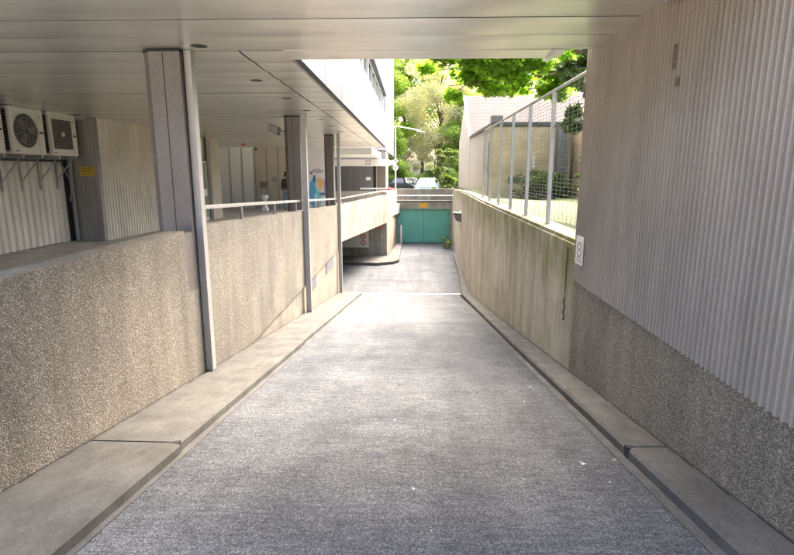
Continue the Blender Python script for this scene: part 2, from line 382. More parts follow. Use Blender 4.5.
for x0, x1 in ((-2.449,-2.425),(1.905,1.928)):
    ra = random.Random(3)
    for k in range(120):
        y = 2.0+k*.13; w_ = ra.uniform(.3, 1.0)*(x1-x0)
        a, b = (x0, x0+w_) if x0 < 0 else (x1-w_, x1)
        mb.hexa([(a,y,zr(y)+.05),(b,y,zr(y)+.05),(b,y+.13,zr(y+.13)+.05),(a,y+.13,zr(y+.13)+.05)], [(a,y,zr(y)+.1285),(b,y,zr(y)+.1285),(b,y+.13,zr(y+.13)+.1285),(a,y+.13,zr(y+.13)+.1285)])
struct(mb.build('kerb_joint', M['joint']))
kerb(17.315, 21.9, 1.71, 1.97, 1.99, 2.13); kerb(21.91, 27.2, 1.97, 2.16, 2.13, 2.31)

# ------------------------------------------------------------------ walls along the ramp
def wall_strip(name, mat, ys_, x, top, bot, th, label=None, cat='wall', sgn=-1):
    """a wall along Y: face at x(y), thickness th away from the ramp"""
    m = MB()
    for a, b in zip(ys_[:-1], ys_[1:]):
        xa, xb = x(a), x(b)
        lo = [(xa,a,bot(a)),(xb,b,bot(b)),(xb+sgn*th,b,bot(b)),(xa+sgn*th,a,bot(a))]
        hi = [(xa,a,top(a)),(xb,b,top(b)),(xb+sgn*th,b,top(b)),(xa+sgn*th,a,top(a))]
        m.hexa(lo, hi)
    bm = bmesh.new(); me = bpy.data.meshes.new(name); me.from_pydata(m.v, [], m.f); bm.from_mesh(me)
    bmesh.ops.remove_doubles(bm, verts=bm.verts, dist=1e-5)
    seen = {}
    for f in bm.faces: seen.setdefault(tuple(sorted(v.index for v in f.verts)), []).append(f)
    bmesh.ops.delete(bm, geom=[f for fs in seen.values() if len(fs) > 1 for f in fs], context='FACES')
    bmesh.ops.recalc_face_normals(bm, faces=bm.faces); bm.to_mesh(me); bm.free(); me.materials.append(mat)
    o = bpy.data.objects.new(name, me); C.objects.link(o)
    if label: tag(o, label, cat)
    return o
fr = lambda a, b, n: [a+(b-a)*i/n for i in range(n+1)]
wall_strip('parapet_wall', M['agg'], fr(-4, 5.62, 8), lambda y: XL, zp, lambda y: max(zr(y)-.1, -1.9), .2,
  'near left parapet wall of rough pebble concrete, in front of the first grey column', 'wall')
far_top = lambda y: zp(y)
wall_strip('parapet_wall', M['agg'], [6.12,6.3]+fr(7, 17.75, 9), lambda y: XL, zp, lambda y: -1.0, .2,
  'long left parapet wall of pebble concrete carrying the white handrail', 'wall')
wall_strip('retaining_wall', M['lower'], fr(5.0, 17.8, 8), lambda y: XL-.045, lambda y: -1.006, lambda y: zr(y)-.2, .15,
  'smooth pale lower wall recessed beneath the long pebble concrete parapet', 'wall')
mb = MB().box((XL-.17,5.62,-1.0),(XL-.004,6.12,.28)); tag(mb.build('infill_wall', M['agg']), 'short piece of pebble wall behind the first steel fin', 'wall')
# violet vents in the lower wall
for i, (a, b) in enumerate(((12.4,13.5),(15.1,16.5))):
    r = empty('vent_grille', (XL-.045, a, -1.36))
    m = MB().box((0,0,0),(.012,b-a,.34)); m.build('panel', M['vent'], r)
    m = MB()
    for k in range(7): m.box((.013,.03,.03+k*.045),(.022,b-a-.03,.045+k*.045))
    m.build('louvre', M['vent'], r)
    tag(r, ('violet grey grille in the lower left wall just beyond the second steel fin', 'violet grey grille in the lower left wall just before the third steel fin')[i], 'vent', 'grilles in the lower left wall')
# far left wall: bends right towards the garage
def bend(y): return -2.45 + (y-17.8)*.1379
wall_strip('parapet_wall', M['wallfar'], fr(17.8, 26.5, 5), bend, lambda y: .475+(y-17.8)*-.005, lambda y: -.79-(y-17.8)*.017, .2,
  'smooth pale parapet wall spanning above the side garage entrance', 'wall')
wall_strip('pillar_wall', M['wallfar'], fr(26.5, 32.0, 3), lambda y: -1.25 + (y-26.5)*.062, lambda y: .6 - (y-26.5)*.02, lambda y: ZF-.2, .35,
  'pale concrete wall between the side entrance and the green door', 'wall')
# side garage entrance chamber
mb = MB(); mb.box((-8.6,26.45,ZF-.1),(-1.62,26.6,-.95)); tag(mb.build('chamber_wall', M['garage']), 'grey back wall inside the side garage entrance', 'wall')
mb = MB(); mb.box((-8.7,17.95,ZF-.1),(-8.55,26.4,-.95)); mb.box((-8.5,17.85,ZF-.1),(-2.72,17.94,-.95)); tag(mb.build('chamber_side_wall', M['garage']), 'dim inner side walls of the left garage entrance', 'wall')
mb = MB(); mb.box((-8.6,17.85,-.94),(-2.72,26.4,-.8)); struct(mb.build('chamber_ceiling', M['garage']))
# right retaining wall with cap
wr_pts = [(6.2,1.93),(9,1.93),(12,1.935),(15,1.95),(18.2,2.02),(22,2.12),(26.7,2.31),(32.05,2.43)]
def xw(y):
    for (a, p), (b, q) in zip(wr_pts[:-1], wr_pts[1:]):
        if y <= b: return p+(q-p)*(y-a)/(b-a)
    return 2.43
def tw(y): return .74 if y < 21 else .74-(y-21)*.022
yw = [p[0] for p in wr_pts]
r = empty('retaining_wall', (0,0,0)); tag(r, 'long right retaining wall of board marked concrete with mossy top', 'wall')
o = wall_strip('wall', M['board'], yw, xw, tw, lambda y: zr(y)-.2, .3, sgn=1); o.parent = r
cap = wall_strip('coping', M['board'], yw[:-1]+[31.9], lambda y: xw(y)+.04, lambda y: tw(y)+.05, lambda y: tw(y)+.003, .34, sgn=1); cap.parent = r
wall_strip('base_wall', M['agg'], fr(-4, 6.19, 6), lambda y: XR-.002, lambda y: .33, lambda y: zr(y)-.2, .3,
  'right base wall of pebble concrete under the ribbed metal panel', 'wall', sgn=1)

# ------------------------------------------------------------------ ribbed claddings
def ribbed(name, mat, p0, p1, z0, z1, pitch, depth, prof, label, cat='wall panel', back=.05):
    """vertical ribs between plan points p0 and p1, ribs on the left-hand normal side given by n"""
    p0 = Vector((*p0,0)); p1 = Vector((*p1,0)); d = (p1-p0); L = d.length; d.normalize(); nrm = Vector((d.y,-d.x,0))
    m = MB(); n = int(L/pitch); pl = []
    for i in range(n):
        for t, h in prof: pl.append(((i+t)*pitch, h*depth))
    pl.append((n*pitch, prof[0][1]*depth))
    k = len(m.v)
    for z in (z0, z1):
        for s_, h in pl: q = p0 + d*s_ + nrm*h; m.v.append((q.x, q.y, z))
    c = len(pl)
    for i in range(c-1): m.f.append((k+i, k+i+1, k+c+i+1, k+c+i))
    b0 = p0 - nrm*back; b1 = p0 + d*(n*pitch) - nrm*back
    # closed bottom, ends, back
    kk = len(m.v); m.v += [(b0.x,b0.y,z0),(b1.x,b1.y,z0),(b0.x,b0.y,z1),(b1.x,b1.y,z1)]
    m.f.append(tuple([kk]+[k+i for i in range(c)]+[kk+1])); m.f.append(tuple([kk+2]+[k+c+i for i in range(c)]+[kk+3]))
    m.f.append((kk,kk+2,k+c,k)); m.f.append((kk+1,k+c-1,k+2*c-1,kk+3)); m.f.append((kk,kk+1,kk+3,kk+2))
    o = m.build(name, mat, recalc=True)
    if label: tag(o, label, cat)
    return o
round_rib = [(0,0),(.42,.0),(.50,.75),(.56,1),(.72,1),(.80,.75),(.88,0)]
trap = [(0,0),(.35,0),(.45,1),(.9,1)]
ribbed('ribbed_wall_panel', M['ribR'], (1.925,6.22), (1.925,-4.0), .335, 2.92, .06, .020, round_rib,
   'large grey brown ribbed metal wall panel filling the right side above the ramp'.replace(' above the ramp',''), back=.3)
# a ribbed panel normal check: p0->p1 along -Y gives normal -X
ribbed('ribbed_wall', M['ribL'], (-8.2,-4), (-8.2,12.55), -.03, 2.9, .2, .04, trap, 'beige corrugated metal wall carrying the air conditioners', 'wall', .2)
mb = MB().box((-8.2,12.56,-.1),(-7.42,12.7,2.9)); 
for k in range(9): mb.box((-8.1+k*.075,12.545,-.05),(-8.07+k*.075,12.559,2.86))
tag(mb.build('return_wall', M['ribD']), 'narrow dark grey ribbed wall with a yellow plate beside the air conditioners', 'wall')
mb = MB().box((-8.24,12.40,-.05),(-8.14,12.54,2.85)); tag(mb.build('downpipe', M['joint']), 'dark vertical trim at the end of the air conditioner wall', 'trim')
mb = MB().tube([(-8.02,12.47,-.03),(-8.02,12.47,2.0),(-7.6,12.47,2.2)][:2], .035); tag(mb.build('drain_pipe', M['grey']), 'thin grey vertical pipe below the last air conditioner', 'pipe')
ribbed('ribbed_wall', M['ribL'], (-7.42,12.71), (-7.42,18.3), -.15, 2.88, .13, .035, round_rib, 'light beige finely ribbed wall behind the first grey column', 'wall', .2)

# ------------------------------------------------------------------ ceiling
def warp_panel(m, x0, x1, y0, y1, zf, seedk):
    nx = max(2, int((x1-x0)/.45)); ny = 5; k = len(m.v); ra = random.Random(seedk)
    ph = [ra.uniform(0, 6.28) for _ in range(4)]; tilt = ra.uniform(-.003, .003)
    for i in range(nx+1):
        x = x0+(x1-x0)*i/nx
        for j in range(ny+1):
            t = j/ny; y = y0+(y1-y0)*t
            sag = (.0085+.0030*math.sin(x*.9+ph[0])+.0012*math.sin(x*2.3+ph[1]))*(1-(2*t-1)**2)
            m.v.append((x, y, zf(y) - sag + tilt*(2*t-1)*(y1-y0) + .0012*math.sin(x*.5+ph[2])))
    for i in range(nx):
        for j in range(ny): a = k+i*(ny+1)+j; m.f.append((a, a+1, a+ny+2, a+ny+1))
mb = MB(); y = 6.02; k = 0
while y > 2.7:  # ceiling stops short out of view so skylight reaches the near ramp
    warp_panel(mb, -8.15, 1.92, y-.594, y-.004, lambda q: ZC, k); y -= .6; k += 1
y = 6.04
while y < 26.9:
    y1 = min(y+.6, 26.9)
    warp_panel(mb, -8.15 if y < 12 else (-7.4 if y < 18.6 else -12), -1.885, y, y1-.006, zc, k)
    warp_panel(mb, -1.865, -1.40, y, y1-.006, zc, k+500); y += .6; k += 1
o = struct(mb.build('ceiling', M['ceil'], smooth=True, recalc=False))
mb = MB(); mb.poly([(-12.5,2.42,ZC+.012),(1.92,2.42,ZC+.012),(1.92,6.03,ZC+.012),(-12.5,6.03,ZC+.012)]); mb.poly([(-12.5,6.03,ZC+.012),(-1.42,6.03,ZC+.012),(-1.42,26.9,zc(26.9)+.012),(-12.5,26.9,zc(26.9)+.012)])
mb.box((-12.6,2.45,ZC+.05),(1.92,6.02,ZC+.6))
struct(mb.build('ceiling_backing', M['joint']))
# downlights in the soffit
dl = None
for i, (yy_) in enumerate((5.75,7.8,9.6,11.4,13.15,14.95,16.8,18.8,20.8,22.8)):
    if dl is None:
        dl = empty('downlight', (0,0,0))
        MB().lathe((0,0,0), [(.085,-.002),(.087,-.006),(.075,-.007),(.07,-.004)], 20).build('trim_ring', M['brown'], dl)
        MB().lathe((0,0,0), [(.072,-.0075),(.05,-.009)], 18).build('lens', M['black'], dl)
        o = dl
    else: o = copy_tree(dl)
    o.location = (-2.2, yy_, zc(yy_)-.004)
    tag(o, ('round recessed downlight in the soffit, nearest one, beside the first column' if i == 0 else ['','second','third','fourth','fifth','sixth','seventh','eighth','ninth','farthest'][i]+' round recessed downlight along the soffit, counted from the near end'), 'downlight', 'downlights in the soffit')
# edge beam of the near canopy
mb = MB(); mb.prism([(6.035,ZC-.004),(6.42,ZC-.014),(6.45,ZC+.01),(6.45,ZC+.55),(6.035,ZC+.55)], -1.396, 1.52, 'x')
mb.prism([(6.05,ZC-.001),(6.44,ZC+.0),(6.44,ZC+.5),(6.05,ZC+.5)], 1.523, 1.66, 'x')
tag(mb.build('canopy_edge', M['ceil']), 'pale metal edge beam closing the near canopy across the ramp', 'canopy edge')
mb = MB().box((1.5,6.00,ZC-.035),(1.56,6.5,ZC-.006)); tag(mb.build('edge_cap', M['white']), 'small white metal cap at the right end of the canopy edge', 'trim')

# ------------------------------------------------------------------ white facade building above the left soffit
b = empty('office_building', (-1.3,6.5,2.9)); tag(b, 'white panelled office building overhanging the left side of the ramp', 'building')
W = lambda m, name, mat, **k: (lambda o: (setattr(o, 'matrix_parent_inverse', Matrix.Translation(-b.location)), o)[1])(m.build(name, mat, b, **k))
yy0 = 6.46
ya = yy0; k = 0
while ya < 26.9:
    yb_ = min(ya+1.8, 27.0)
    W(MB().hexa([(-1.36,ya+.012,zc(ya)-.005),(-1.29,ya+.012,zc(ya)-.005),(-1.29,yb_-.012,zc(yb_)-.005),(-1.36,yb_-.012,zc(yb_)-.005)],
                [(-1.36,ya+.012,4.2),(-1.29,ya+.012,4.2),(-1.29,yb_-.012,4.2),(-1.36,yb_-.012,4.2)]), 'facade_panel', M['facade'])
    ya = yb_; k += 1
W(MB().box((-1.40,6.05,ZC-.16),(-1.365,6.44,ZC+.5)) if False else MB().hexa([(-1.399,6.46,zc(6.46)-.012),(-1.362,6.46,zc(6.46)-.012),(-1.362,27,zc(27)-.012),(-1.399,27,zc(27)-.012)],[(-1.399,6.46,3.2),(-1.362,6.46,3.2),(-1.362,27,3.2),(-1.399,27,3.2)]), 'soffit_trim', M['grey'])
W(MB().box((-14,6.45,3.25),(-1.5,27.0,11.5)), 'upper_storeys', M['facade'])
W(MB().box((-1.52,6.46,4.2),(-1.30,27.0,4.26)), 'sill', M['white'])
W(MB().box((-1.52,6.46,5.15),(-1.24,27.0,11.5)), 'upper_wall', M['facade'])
for k in range(11):
    y0_ = 6.8+k*1.85
    if y0_+1.6 > 27: break
    W(MB().box((-1.498,y0_,4.27),(-1.47,y0_+1.55,5.14)), 'window', M['darkglass'])
    W(MB().box((-1.469,y0_+1.57,4.27),(-1.40,y0_+1.66,5.14)), 'mullion', M['white'])
m = MB(); m.tube([(-1.27,6.6,4.75),(-1.27,26.9,4.75)], .018)
for k in range(12): m.tube([(-1.27,6.8+k*1.8,4.2),(-1.27,6.8+k*1.8,4.75)], .012, 6)
W(m, 'railing', M['grey'])

# ------------------------------------------------------------------ columns and fins
def column(x0, x1, y, zb, label, front=False):
    r = empty('column', (x0, y, zb)); h = zc(y)-.006-zb; w = x1-x0; c = .085
    pr = [(c,0),(w,0),(w,.34),(c,.34),(0,.34-c),(0,c)]
    MB().prism(pr, 0, h-.03, 'z').build('shaft', M['column'], r)
    MB().box((w*.56,-.004,0),(w*.575,-.001,h-.04)).build('seam', M['joint'], r)
    MB().prism([(a*1.02-.004 if a else -.008, q) for a, q in [(c,-.01),(w,-.01),(w,.35),(c,.35),(0,.35-c),(0,c-.01)]], h-.03, h-.002, 'z').build('collar', M['joint'], r)
    tag(r, label, 'column', 'columns under the soffit'); return r
c1 = column(-2.87, -2.455, 5.85, zfl(6), 'dark grey octagonal column nearest the camera, standing in the parapet')
MB().box((.27,-.228,.29),(.414,-.001,.958)).build('lower_block', M['column'], c1)
column(-2.92, -2.55, 12.35, zfl(12), 'dark grey column in the middle, with a floodlight mounted on it')
column(-2.95, -2.64, 18.1, zfl(18), 'dark grey column farthest from the camera, beyond the painted wall')
def finp(y, w, label):
    zb = zr(y)+.126; r = empty('steel_fin', (XL+.003, y, zb)); h = zc(y)-zb-.004
    MB().box((0,0,.012),(w,.11,h)).build('post', M['fin'], r, bevel=.006)
    MB().box((0,-.02,0),(w+.01,.14,.011)).build('base_plate', M['column'], r)
    tag(r, label, 'post', 'steel fins along the left ramp wall')
finp(5.93, .08, 'tall pale steel fin nearest the camera, against the first grey column')
finp(11.92, .12, 'tall pale steel fin halfway down the ramp wall, second from the camera')
finp(17.55, .10, 'tall pale steel fin at the bottom corner of the ramp wall')
# dark slot filler
# handrail on the parapet
def rail(pts, posts, label, hh=.20):
    r = empty('handrail', pts[0])
    o0 = Vector(pts[0]); L = lambda p: tuple(Vector(p)-o0)
    m = MB()
    for a, b_ in zip(pts[:-1], pts[1:]):
        a = Vector(a)-o0; b_ = Vector(b_)-o0
        m.hexa([(a.x-.02,a.y,a.z-.025),(a.x+.02,a.y,a.z-.025),(b_.x+.02,b_.y,b_.z-.025),(b_.x-.02,b_.y,b_.z-.025)], [(a.x-.02,a.y,a.z+.025),(a.x+.02,a.y,a.z+.025),(b_.x+.02,b_.y,b_.z+.025),(b_.x-.02,b_.y,b_.z+.025)])
    m.build('rail', M['fin'], r, bevel=.004)
    for (x, y, z) in posts:
        MB().box((x-.012-o0.x,y-.03-o0.y,z-hh-.02-o0.z),(x+.012-o0.x,y+.03-o0.y,z-.026-o0.z)).build('rail_post', M['column'], r)
    tag(r, label, 'handrail', 'handrails on the left parapet')
hz = lambda y: zp(y)+.215
rail([(-2.52,y,hz(y)) for y in (6.15,9,11.9)], [(-2.52,y,hz(y)) for y in (6.4,7.8,9.7,11.5)], 'white handrail on the parapet between the first and second columns')
rail([(-2.52,y,hz(y)) for y in (12.15,15,17.7)], [(-2.52,y,hz(y)) for y in (12.6,14.3,16.2,17.4)], 'white handrail on the parapet between the second and third columns')
rail([(bend(y)-.07,y,.475-(y-17.8)*.005+.2+(y-18)*.003) for y in (17.95,22,26.4)], [(bend(y)-.07,y,.475-(y-17.8)*.005+.2+(y-18)*.003) for y in (18.6,20.4,22.2,24,25.8)], 'white handrail above the side garage entrance')

# ------------------------------------------------------------------ air conditioners
def acunit(y0, w, square, label):
    r = empty('air_conditioner', (-8.05, y0, 1.93)); h, d = .90, .40
    MB().box((.05,0.012,0),(d,w,h)).build('casing', M['acwhite'], r, bevel=.012)
    m = MB().box((.0,.012,.02),(.049,w-.01,h-.03)); m.box((.06,.0,.05),(d-.1,.011,h-.06))
    m.build('coil', M['black'], r)
    m = MB()
    for k in range(15): m.box((.06,-.006,.07+k*.053),(d-.1,-.001,.082+k*.053))
    m.build('coil_guard', M['grey'], r)
    cy, cz, rad = w*.40, h*.5, min(w*.36, h*.37)
    if square:
        MB().box((d+.001,cy-rad,cz-rad),(d+.006,cy+rad,cz+rad)).build('fan_opening', M['column'], r)
        m = MB()
        for k in range(9): t = (-1+2*k/8)*rad*.97; m.box((d+.015,cy+t-.004,cz-rad),(d+.02,cy+t+.004,cz+rad)); m.box((d+.0205,cy-rad,cz+t-.004),(d+.025,cy+rad,cz+t+.004))
        m.build('fan_grille', M['black'], r)
        MB().lathe((d+.026,cy,cz), [(.055,0),(.05,.008)], 16, 'x').build('hub_cap', M['white'], r)
    else:
        MB().lathe((d+.001,cy,cz), [(rad,0),(rad,.006)], 32, 'x').build('fan_opening', M['black'], r)
        m = MB()
        for k in range(12):
            a = 2*math.pi*k/12; m.tube([(d+.02,cy+math.cos(a)*.05,cz+math.sin(a)*.05),(d+.022,cy+math.cos(a+.3)*rad*.98,cz+math.sin(a+.3)*rad*.98)], .004, 4)
        for q in range(1, 6):
            rr_ = rad*q/5; pts = [(d+.021,cy+math.cos(a*math.pi/16)*rr_,cz+math.sin(a*math.pi/16)*rr_) for a in range(33)]; m.tube(pts, .004, 4)
        m.build('fan_grille', M['grey'], r)
        bl = MB()
        for k in range(3):
            a = k*2.094; pts = [(d+.008,cy+math.cos(a+o_)*q,cz+math.sin(a+o_)*q) for o_, q in ((0,.04),(-.25,rad*.85),(.45,rad*.9),(.7,.06))]
            bl.poly(pts)
        bl.build('fan_blade', M['column'], r)
    # service panel seam, handle, badge
    MB().box((d+.001,w*.80,.03),(d+.003,w*.805,h-.02)).build('seam', M['grey'], r)
    MB().box((d+.001,w*.84,h*.46),(d+.006,w*.95,h*.51)).build('handle', M['black'], r)
    m = MB(); q = .022; by, bz = w*.88, h*.82
    for a in (90, 210, 330):
        ux, uz = math.cos(R(a)), math.sin(R(a)); s6 = R(30)
        pts = [(0,0)]; 
        for da in (-30, 0, 30):
            L = q*(1 if da else 1.732); pts.append((math.cos(R(a+da))*L, math.sin(R(a+da))*L))
        m.hexa([(d+.001,by+p[0],bz+p[1]) for p in pts], [(d+.004,by+p[0],bz+p[1]) for p in pts])
    m.build('badge', M['red'], r)
    MB().box((d+.001,w*.03,.045),(d+.004,w*.13,.065)).build('rating_plate', M['black'], r)
    tag(r, label, 'air conditioner', 'air conditioners on the left wall')
acunit(9.16, .88, False, 'white air conditioner at the left picture edge, cut off by the frame')
acunit(10.27, .90, False, 'white air conditioner with a round fan grille, middle of the three')
acunit(11.40, .86, True, 'white air conditioner with a square fan grille and white hub, rightmost')
bf = None
for i, y in enumerate((9.35,9.95,10.45,11.0,11.55,12.1)):
    if bf is None:
        bf = empty('wall_bracket', (-8.15, y, 1.86)); o = bf
        MB().box((0,-.02,0),(.52,.02,.05)).build('arm', M['steel'], bf)
        MB().box((0,-.022,-.66),(.035,.022,-.002)).build('upright', M['steel'], bf)
        MB().tube([(.036,0,-.45),(.44,0,-.003)], .014, 6).build('brace', M['steel'], bf)
    else: o = copy_tree(bf); o.location = (-8.15, y, 1.86)
    tag(o, 'galvanised bracket under the '+('left edge air conditioner, first of its pair','left edge air conditioner, second of its pair','middle air conditioner, left of its pair','middle air conditioner, right of its pair','square grille air conditioner, left of its pair','square grille air conditioner, right of its pair')[i], 'bracket', 'brackets below the air conditioners')
m = MB().box((-8.1,9.1,1.80),(-8.04,12.3,1.855)); tag(m.build('cable_duct', M['black']), 'dark cable duct running along beneath the air conditioners', 'duct')
m = MB().tube([(-8.02,12.05,1.83),(-7.98,12.2,1.6),(-8.0,12.42,1.3),(-8.05,12.36,.9)], .015, 6); tag(m.build('hose', M['grey']), 'thin grey hose hanging beside the last air conditioner', 'hose')
# yellow plate
def sign(name, o, w, h, mat, ax, label, bars=3, barm='black', cat='sign'):
    """flat plate; ax='y' faces -Y, 'x-' faces -X"""
    r = empty(name, o)
    MB().box((0,-.006,0),(w,0,h)).build('plate', M[mat], r)
    for k in range(bars):
        m = MB(); z = h*(.22+.56*k/max(1, bars-1)); ra = random.Random(k*3+1)
        x = w*.1
        while x < w*.85:
            L = w*ra.uniform(.07, .2); m.box((x,-.008,z-h*.05),(min(x+L, w*.9),-.0065,z+h*.05)); x += L+w*.04
        m.build('lettering_row', M[barm], r)
    tag(r, label, cat); return r
sign('wall_sign', (-7.84,12.54,1.49), .33, .2, 'yellow', 'y', 'yellow rectangular warning plate on the dark ribbed wall', 3)
m = MB().box((-8.0,12.3,2.74),(-7.44,12.53,2.85)); tag(m.build('cable_tray', M['ribD']), 'dark box under the soffit above the last air conditioner', 'box')

# ------------------------------------------------------------------ left back area
r = empty('glass_door', (-7.42,18.4,zfl(18))); 
m = MB()
for y in (0,.86): m.box((-.04,y,0),(.03,y+.07,3.0))
m.box((-.04,.07,2.08),(.03,.86,2.14)); m.box((-.04,.07,2.9),(.03,.86,3.0)); m.build('frame', M['black'], r)
MB().box((-.02,.07,2.14),(-.008,.86,2.9)).build('transom_glass', M['mirrorglass'], r)
MB().box((-.02,.12,.1),(-.008,.81,2.03)).build('pane', M['mirrorglass'], r)
m = MB(); m.box((-.03,.07,0),(.02,.12,2.08)); m.box((-.03,.81,0),(.02,.86,2.08)); m.box((-.03,.12,.0),(.02,.81,.1)); m.box((-.03,.12,2.03),(.02,.81,2.08)); m.box((-.03,.12,.85),(.02,.81,1.1)); m.build('door_leaf', M['white'], r)
MB().tube([(.06,.75,.7),(.06,.75,1.4)], .015, 8).build('handle', M['steel'], r)
tag(r, 'glazed door with black frame and glass coloured with a green reflection beyond the ribbed wall', 'door')
tag(MB().box((-7.6,19.4,zfl(19)-.05),(-7.30,20.35,2.8)).build('pier', M['beige']), 'pale pier beside the glazed door', 'pier')
tag(MB().box((-12.4,20.3,-.4),(-12.2,27,2.8)).build('side_wall', M['beige']), 'beige side wall of the recessed lobby', 'wall')
r = empty('glazed_screen', (-10.4,26.85,zfl(27)-.02))
for k in range(4):
    MB().box((.05+k*.62,.02,.03),(.57+k*.62,.035,3.02)).build('pane', M['glass'], r)
for k in range(5):
    MB().box((-.03+k*.62,-.02,0),(.049+k*.62,.06,3.05)).build('mullion', M['fin'], r)
MB().box((-.03,-.03,-.02),(2.55,.07,.02)).build('bottom_rail', M['fin'], r)
tag(r, 'tall glazed screen with pale mullions left of the beige panelled wall', 'glazing')
r = empty('panelled_wall', (-7.87,26.88,-.4)); tag(r, 'beige panelled back wall with dark joints behind the black jacketed person', 'wall')
xs = [0,.58,1.16,1.74,2.32,2.55]
for a, b_ in zip(xs[:-1], xs[1:]): MB().box((a+.012,0,0),(b_-.012,.1,3.15)).build('panel', M['beige'], r)
MB().box((0,.03,0),(2.55,.09,3.14)).build('backing', M['joint'], r)
tag(MB().box((-5.31,26.87,-.4),(-4.1,27.02,2.75)).build('painted_wall', M['graffiti']), 'white wall with blue and orange graffiti between the second and third columns', 'wall')
sign('plaque', (-7.66,26.87,.74), .39, .32, 'brown', 'y', 'brown plaque low on the beige panelled wall', 3, 'beige')
sign('plaque', (-7.04,26.87,1.06), .26, .24, 'grey', 'y', 'small grey plaque on the beige panelled wall near the person', 0)
r = empty('smoke_detector', (-7.3,23.36,zc(23.4)-.09)); MB().lathe((0,0,0), [(.05,0),(.07,.03),(.07,.085)], 14).build('body', M['red'], r); tag(r, 'small red fitting hanging from the soffit', 'detector')
r = empty('soffit_lamp', (-7.6,26.2,zc(26.2)-.17)); MB().lathe((0,0,0), [(.08,0),(.1,.05),(.04,.12),(.04,.165)], 14).build('body', M['brown'], r); tag(r, 'small brown fitting on the soffit above the beige wall', 'lamp')
r = empty('urn', (-6.65,24,zfl(24))); MB().lathe((0,0,0), [(.15,0),(.16,.12),(.11,.26),(.055,.36),(.05,.44),(.10,.54),(.15,.64),(.16,.74),(.13,.745),(.11,.68)], 20).build('body', M['white'], r, smooth=True); tag(r, 'small white hourglass shaped planter on the plaza', 'planter')
# floodlight on column 2
r = empty('floodlight', (-2.97,12.45,2.52))
MB().tube([(.05,0,-.02),(-.07,-.05,-.02)], .02, 8).build('arm', M['grey'], r)
MB().hexa([(-.30,-.12,-.02),(-.09,-.12,-.12),(-.09,.1,-.12),(-.30,.1,-.02)], [(-.26,-.14,.14),(-.05,-.14,.05),(-.05,.12,.05),(-.26,.12,.14)]).build('head', M['column'], r, bevel=.01)
MB().hexa([(-.285,-.135,-.01),(-.1,-.135,-.1),(-.1,-.13,-.1),(-.285,-.13,-.01)], [(-.26,-.15,.12),(-.07,-.15,.04),(-.07,-.142,.04),(-.26,-.142,.12)]).build('glass', M['grey'], r)
tag(r, 'grey floodlight mounted high on the middle column', 'floodlight')

# ------------------------------------------------------------------ building 22
b22 = empty('entrance_building', (-4,36,-.4)); tag(b22, 'tall dark grey entrance building with white bands and house number 22', 'building')
def WB(m, name, mat, **k):
    o = m.build(name, mat, b22, **k); o.matrix_parent_inverse = Matrix.Translation(-b22.location); return o
WB(MB().box((-14,36.0,-.5),(-2.60,40,2.75)), 'wall', M['greywall'])
m = MB()
for k in range(9): m.box((-9+k*.7,35.985,-.45),(-8.985+k*.7,35.998,1.93))
WB(m, 'panel_joint', M['grey'])
WB(MB().box((-2.36,36.1,-.5),(-1.76,40,2.9)), 'corner_wall', M['column'])
WB(MB().box((-2.40,36.0,-.5),(-2.361,36.15,2.9)), 'corner_post', M['fin'])
WB(MB().box((-2.61,36.3,-.5),(-2.401,40,2.9)), 'recess', M['black'])
WB(MB().box((-14,36.0,2.95),(-1.74,52,13)), 'upper_storeys', M['grey'])
WB(MB().box((-14,27.1,2.40),(-2.0,35.2,2.74)), 'white_beam', M['white'], bevel=.01)
WB(MB().box((-14,33.9,1.92),(-1.5,36.0,2.33)), 'entrance_canopy', M['white'], bevel=.01)
WB(MB().box((-1.497,34.4,1.98),(-1.1,36.0,2.27)), 'canopy_tip', M['white'], bevel=.01)
WB(MB().box((-3.08,35.97,1.0),(-2.76,35.984,1.2)), 'notice', M['white'])
cu = bpy.data.curves.new('number', 'FONT'); cu.body = '22'; cu.size = .40; cu.extrude = .004
ob = bpy.data.objects.new('tmp', cu); C.objects.link(ob); dg = bpy.context.evaluated_depsgraph_get(); me = bpy.data.meshes.new_from_object(ob.evaluated_get(dg)); bpy.data.objects.remove(ob)
me.materials.clear(); me.materials.append(M['column']); o = bpy.data.objects.new('house_number', me); C.objects.link(o); o.parent = b22
o.matrix_parent_inverse = Matrix.Translation(-b22.location); o.location = (-2.98, 33.892, 1.985); o.rotation_euler.x = R(90)

# ------------------------------------------------------------------ garage front at the bottom
r = empty('garage_front', (0,32.0,ZF)); tag(r, 'pale concrete garage front wall around the green double door', 'wall')
gz = lambda z: z-ZF
MB().box((-1.6,0,-.1),(-.84,.3,gz(-.19))).build('pier', M['garage'], r)
MB().box((2.28,0,-.1),(2.75,.3,gz(-.19))).build('pier', M['garage'], r)
MB().box((-.838,0,gz(-.64)),(2.278,.3,gz(-.19))).build('lintel', M['garage'], r)
MB().box((-1.62,-.05,gz(-.187)),(2.75,.5,gz(-.13))).build('ledge', M['kerb'], r)
r = empty('garage_door', (-.838,32.14,ZF)); tag(r, 'green metal double garage door at the bottom of the ramp', 'garage door')
W_, H_ = 3.11, gz(-.645)
for s_, x0 in ((0, .0), (1, W_/2+.006)):
    q = MB().box((x0+.004,0,.02),(x0+W_/2-.006,.05,H_-.005)).build('leaf', M['green'], r)
    m = MB(); n = 13
    for k in range(n): xx = x0+.03+k*(W_/2-.06)/n; m.box((xx,-.012,.04),(xx+.085,-.001,H_-.03))
    m.build('board', M['green'], q)
MB().lathe((W_/2-.62,-.014,.74), [(.05,0),(.05,-.03),(.02,-.05)], 12, 'y').build('handle', M['steel'], r)
MB().lathe((W_/2-.12,-.014,.74), [(.05,0),(.05,-.03),(.02,-.05)], 12, 'y').build('handle', M['steel'], r)
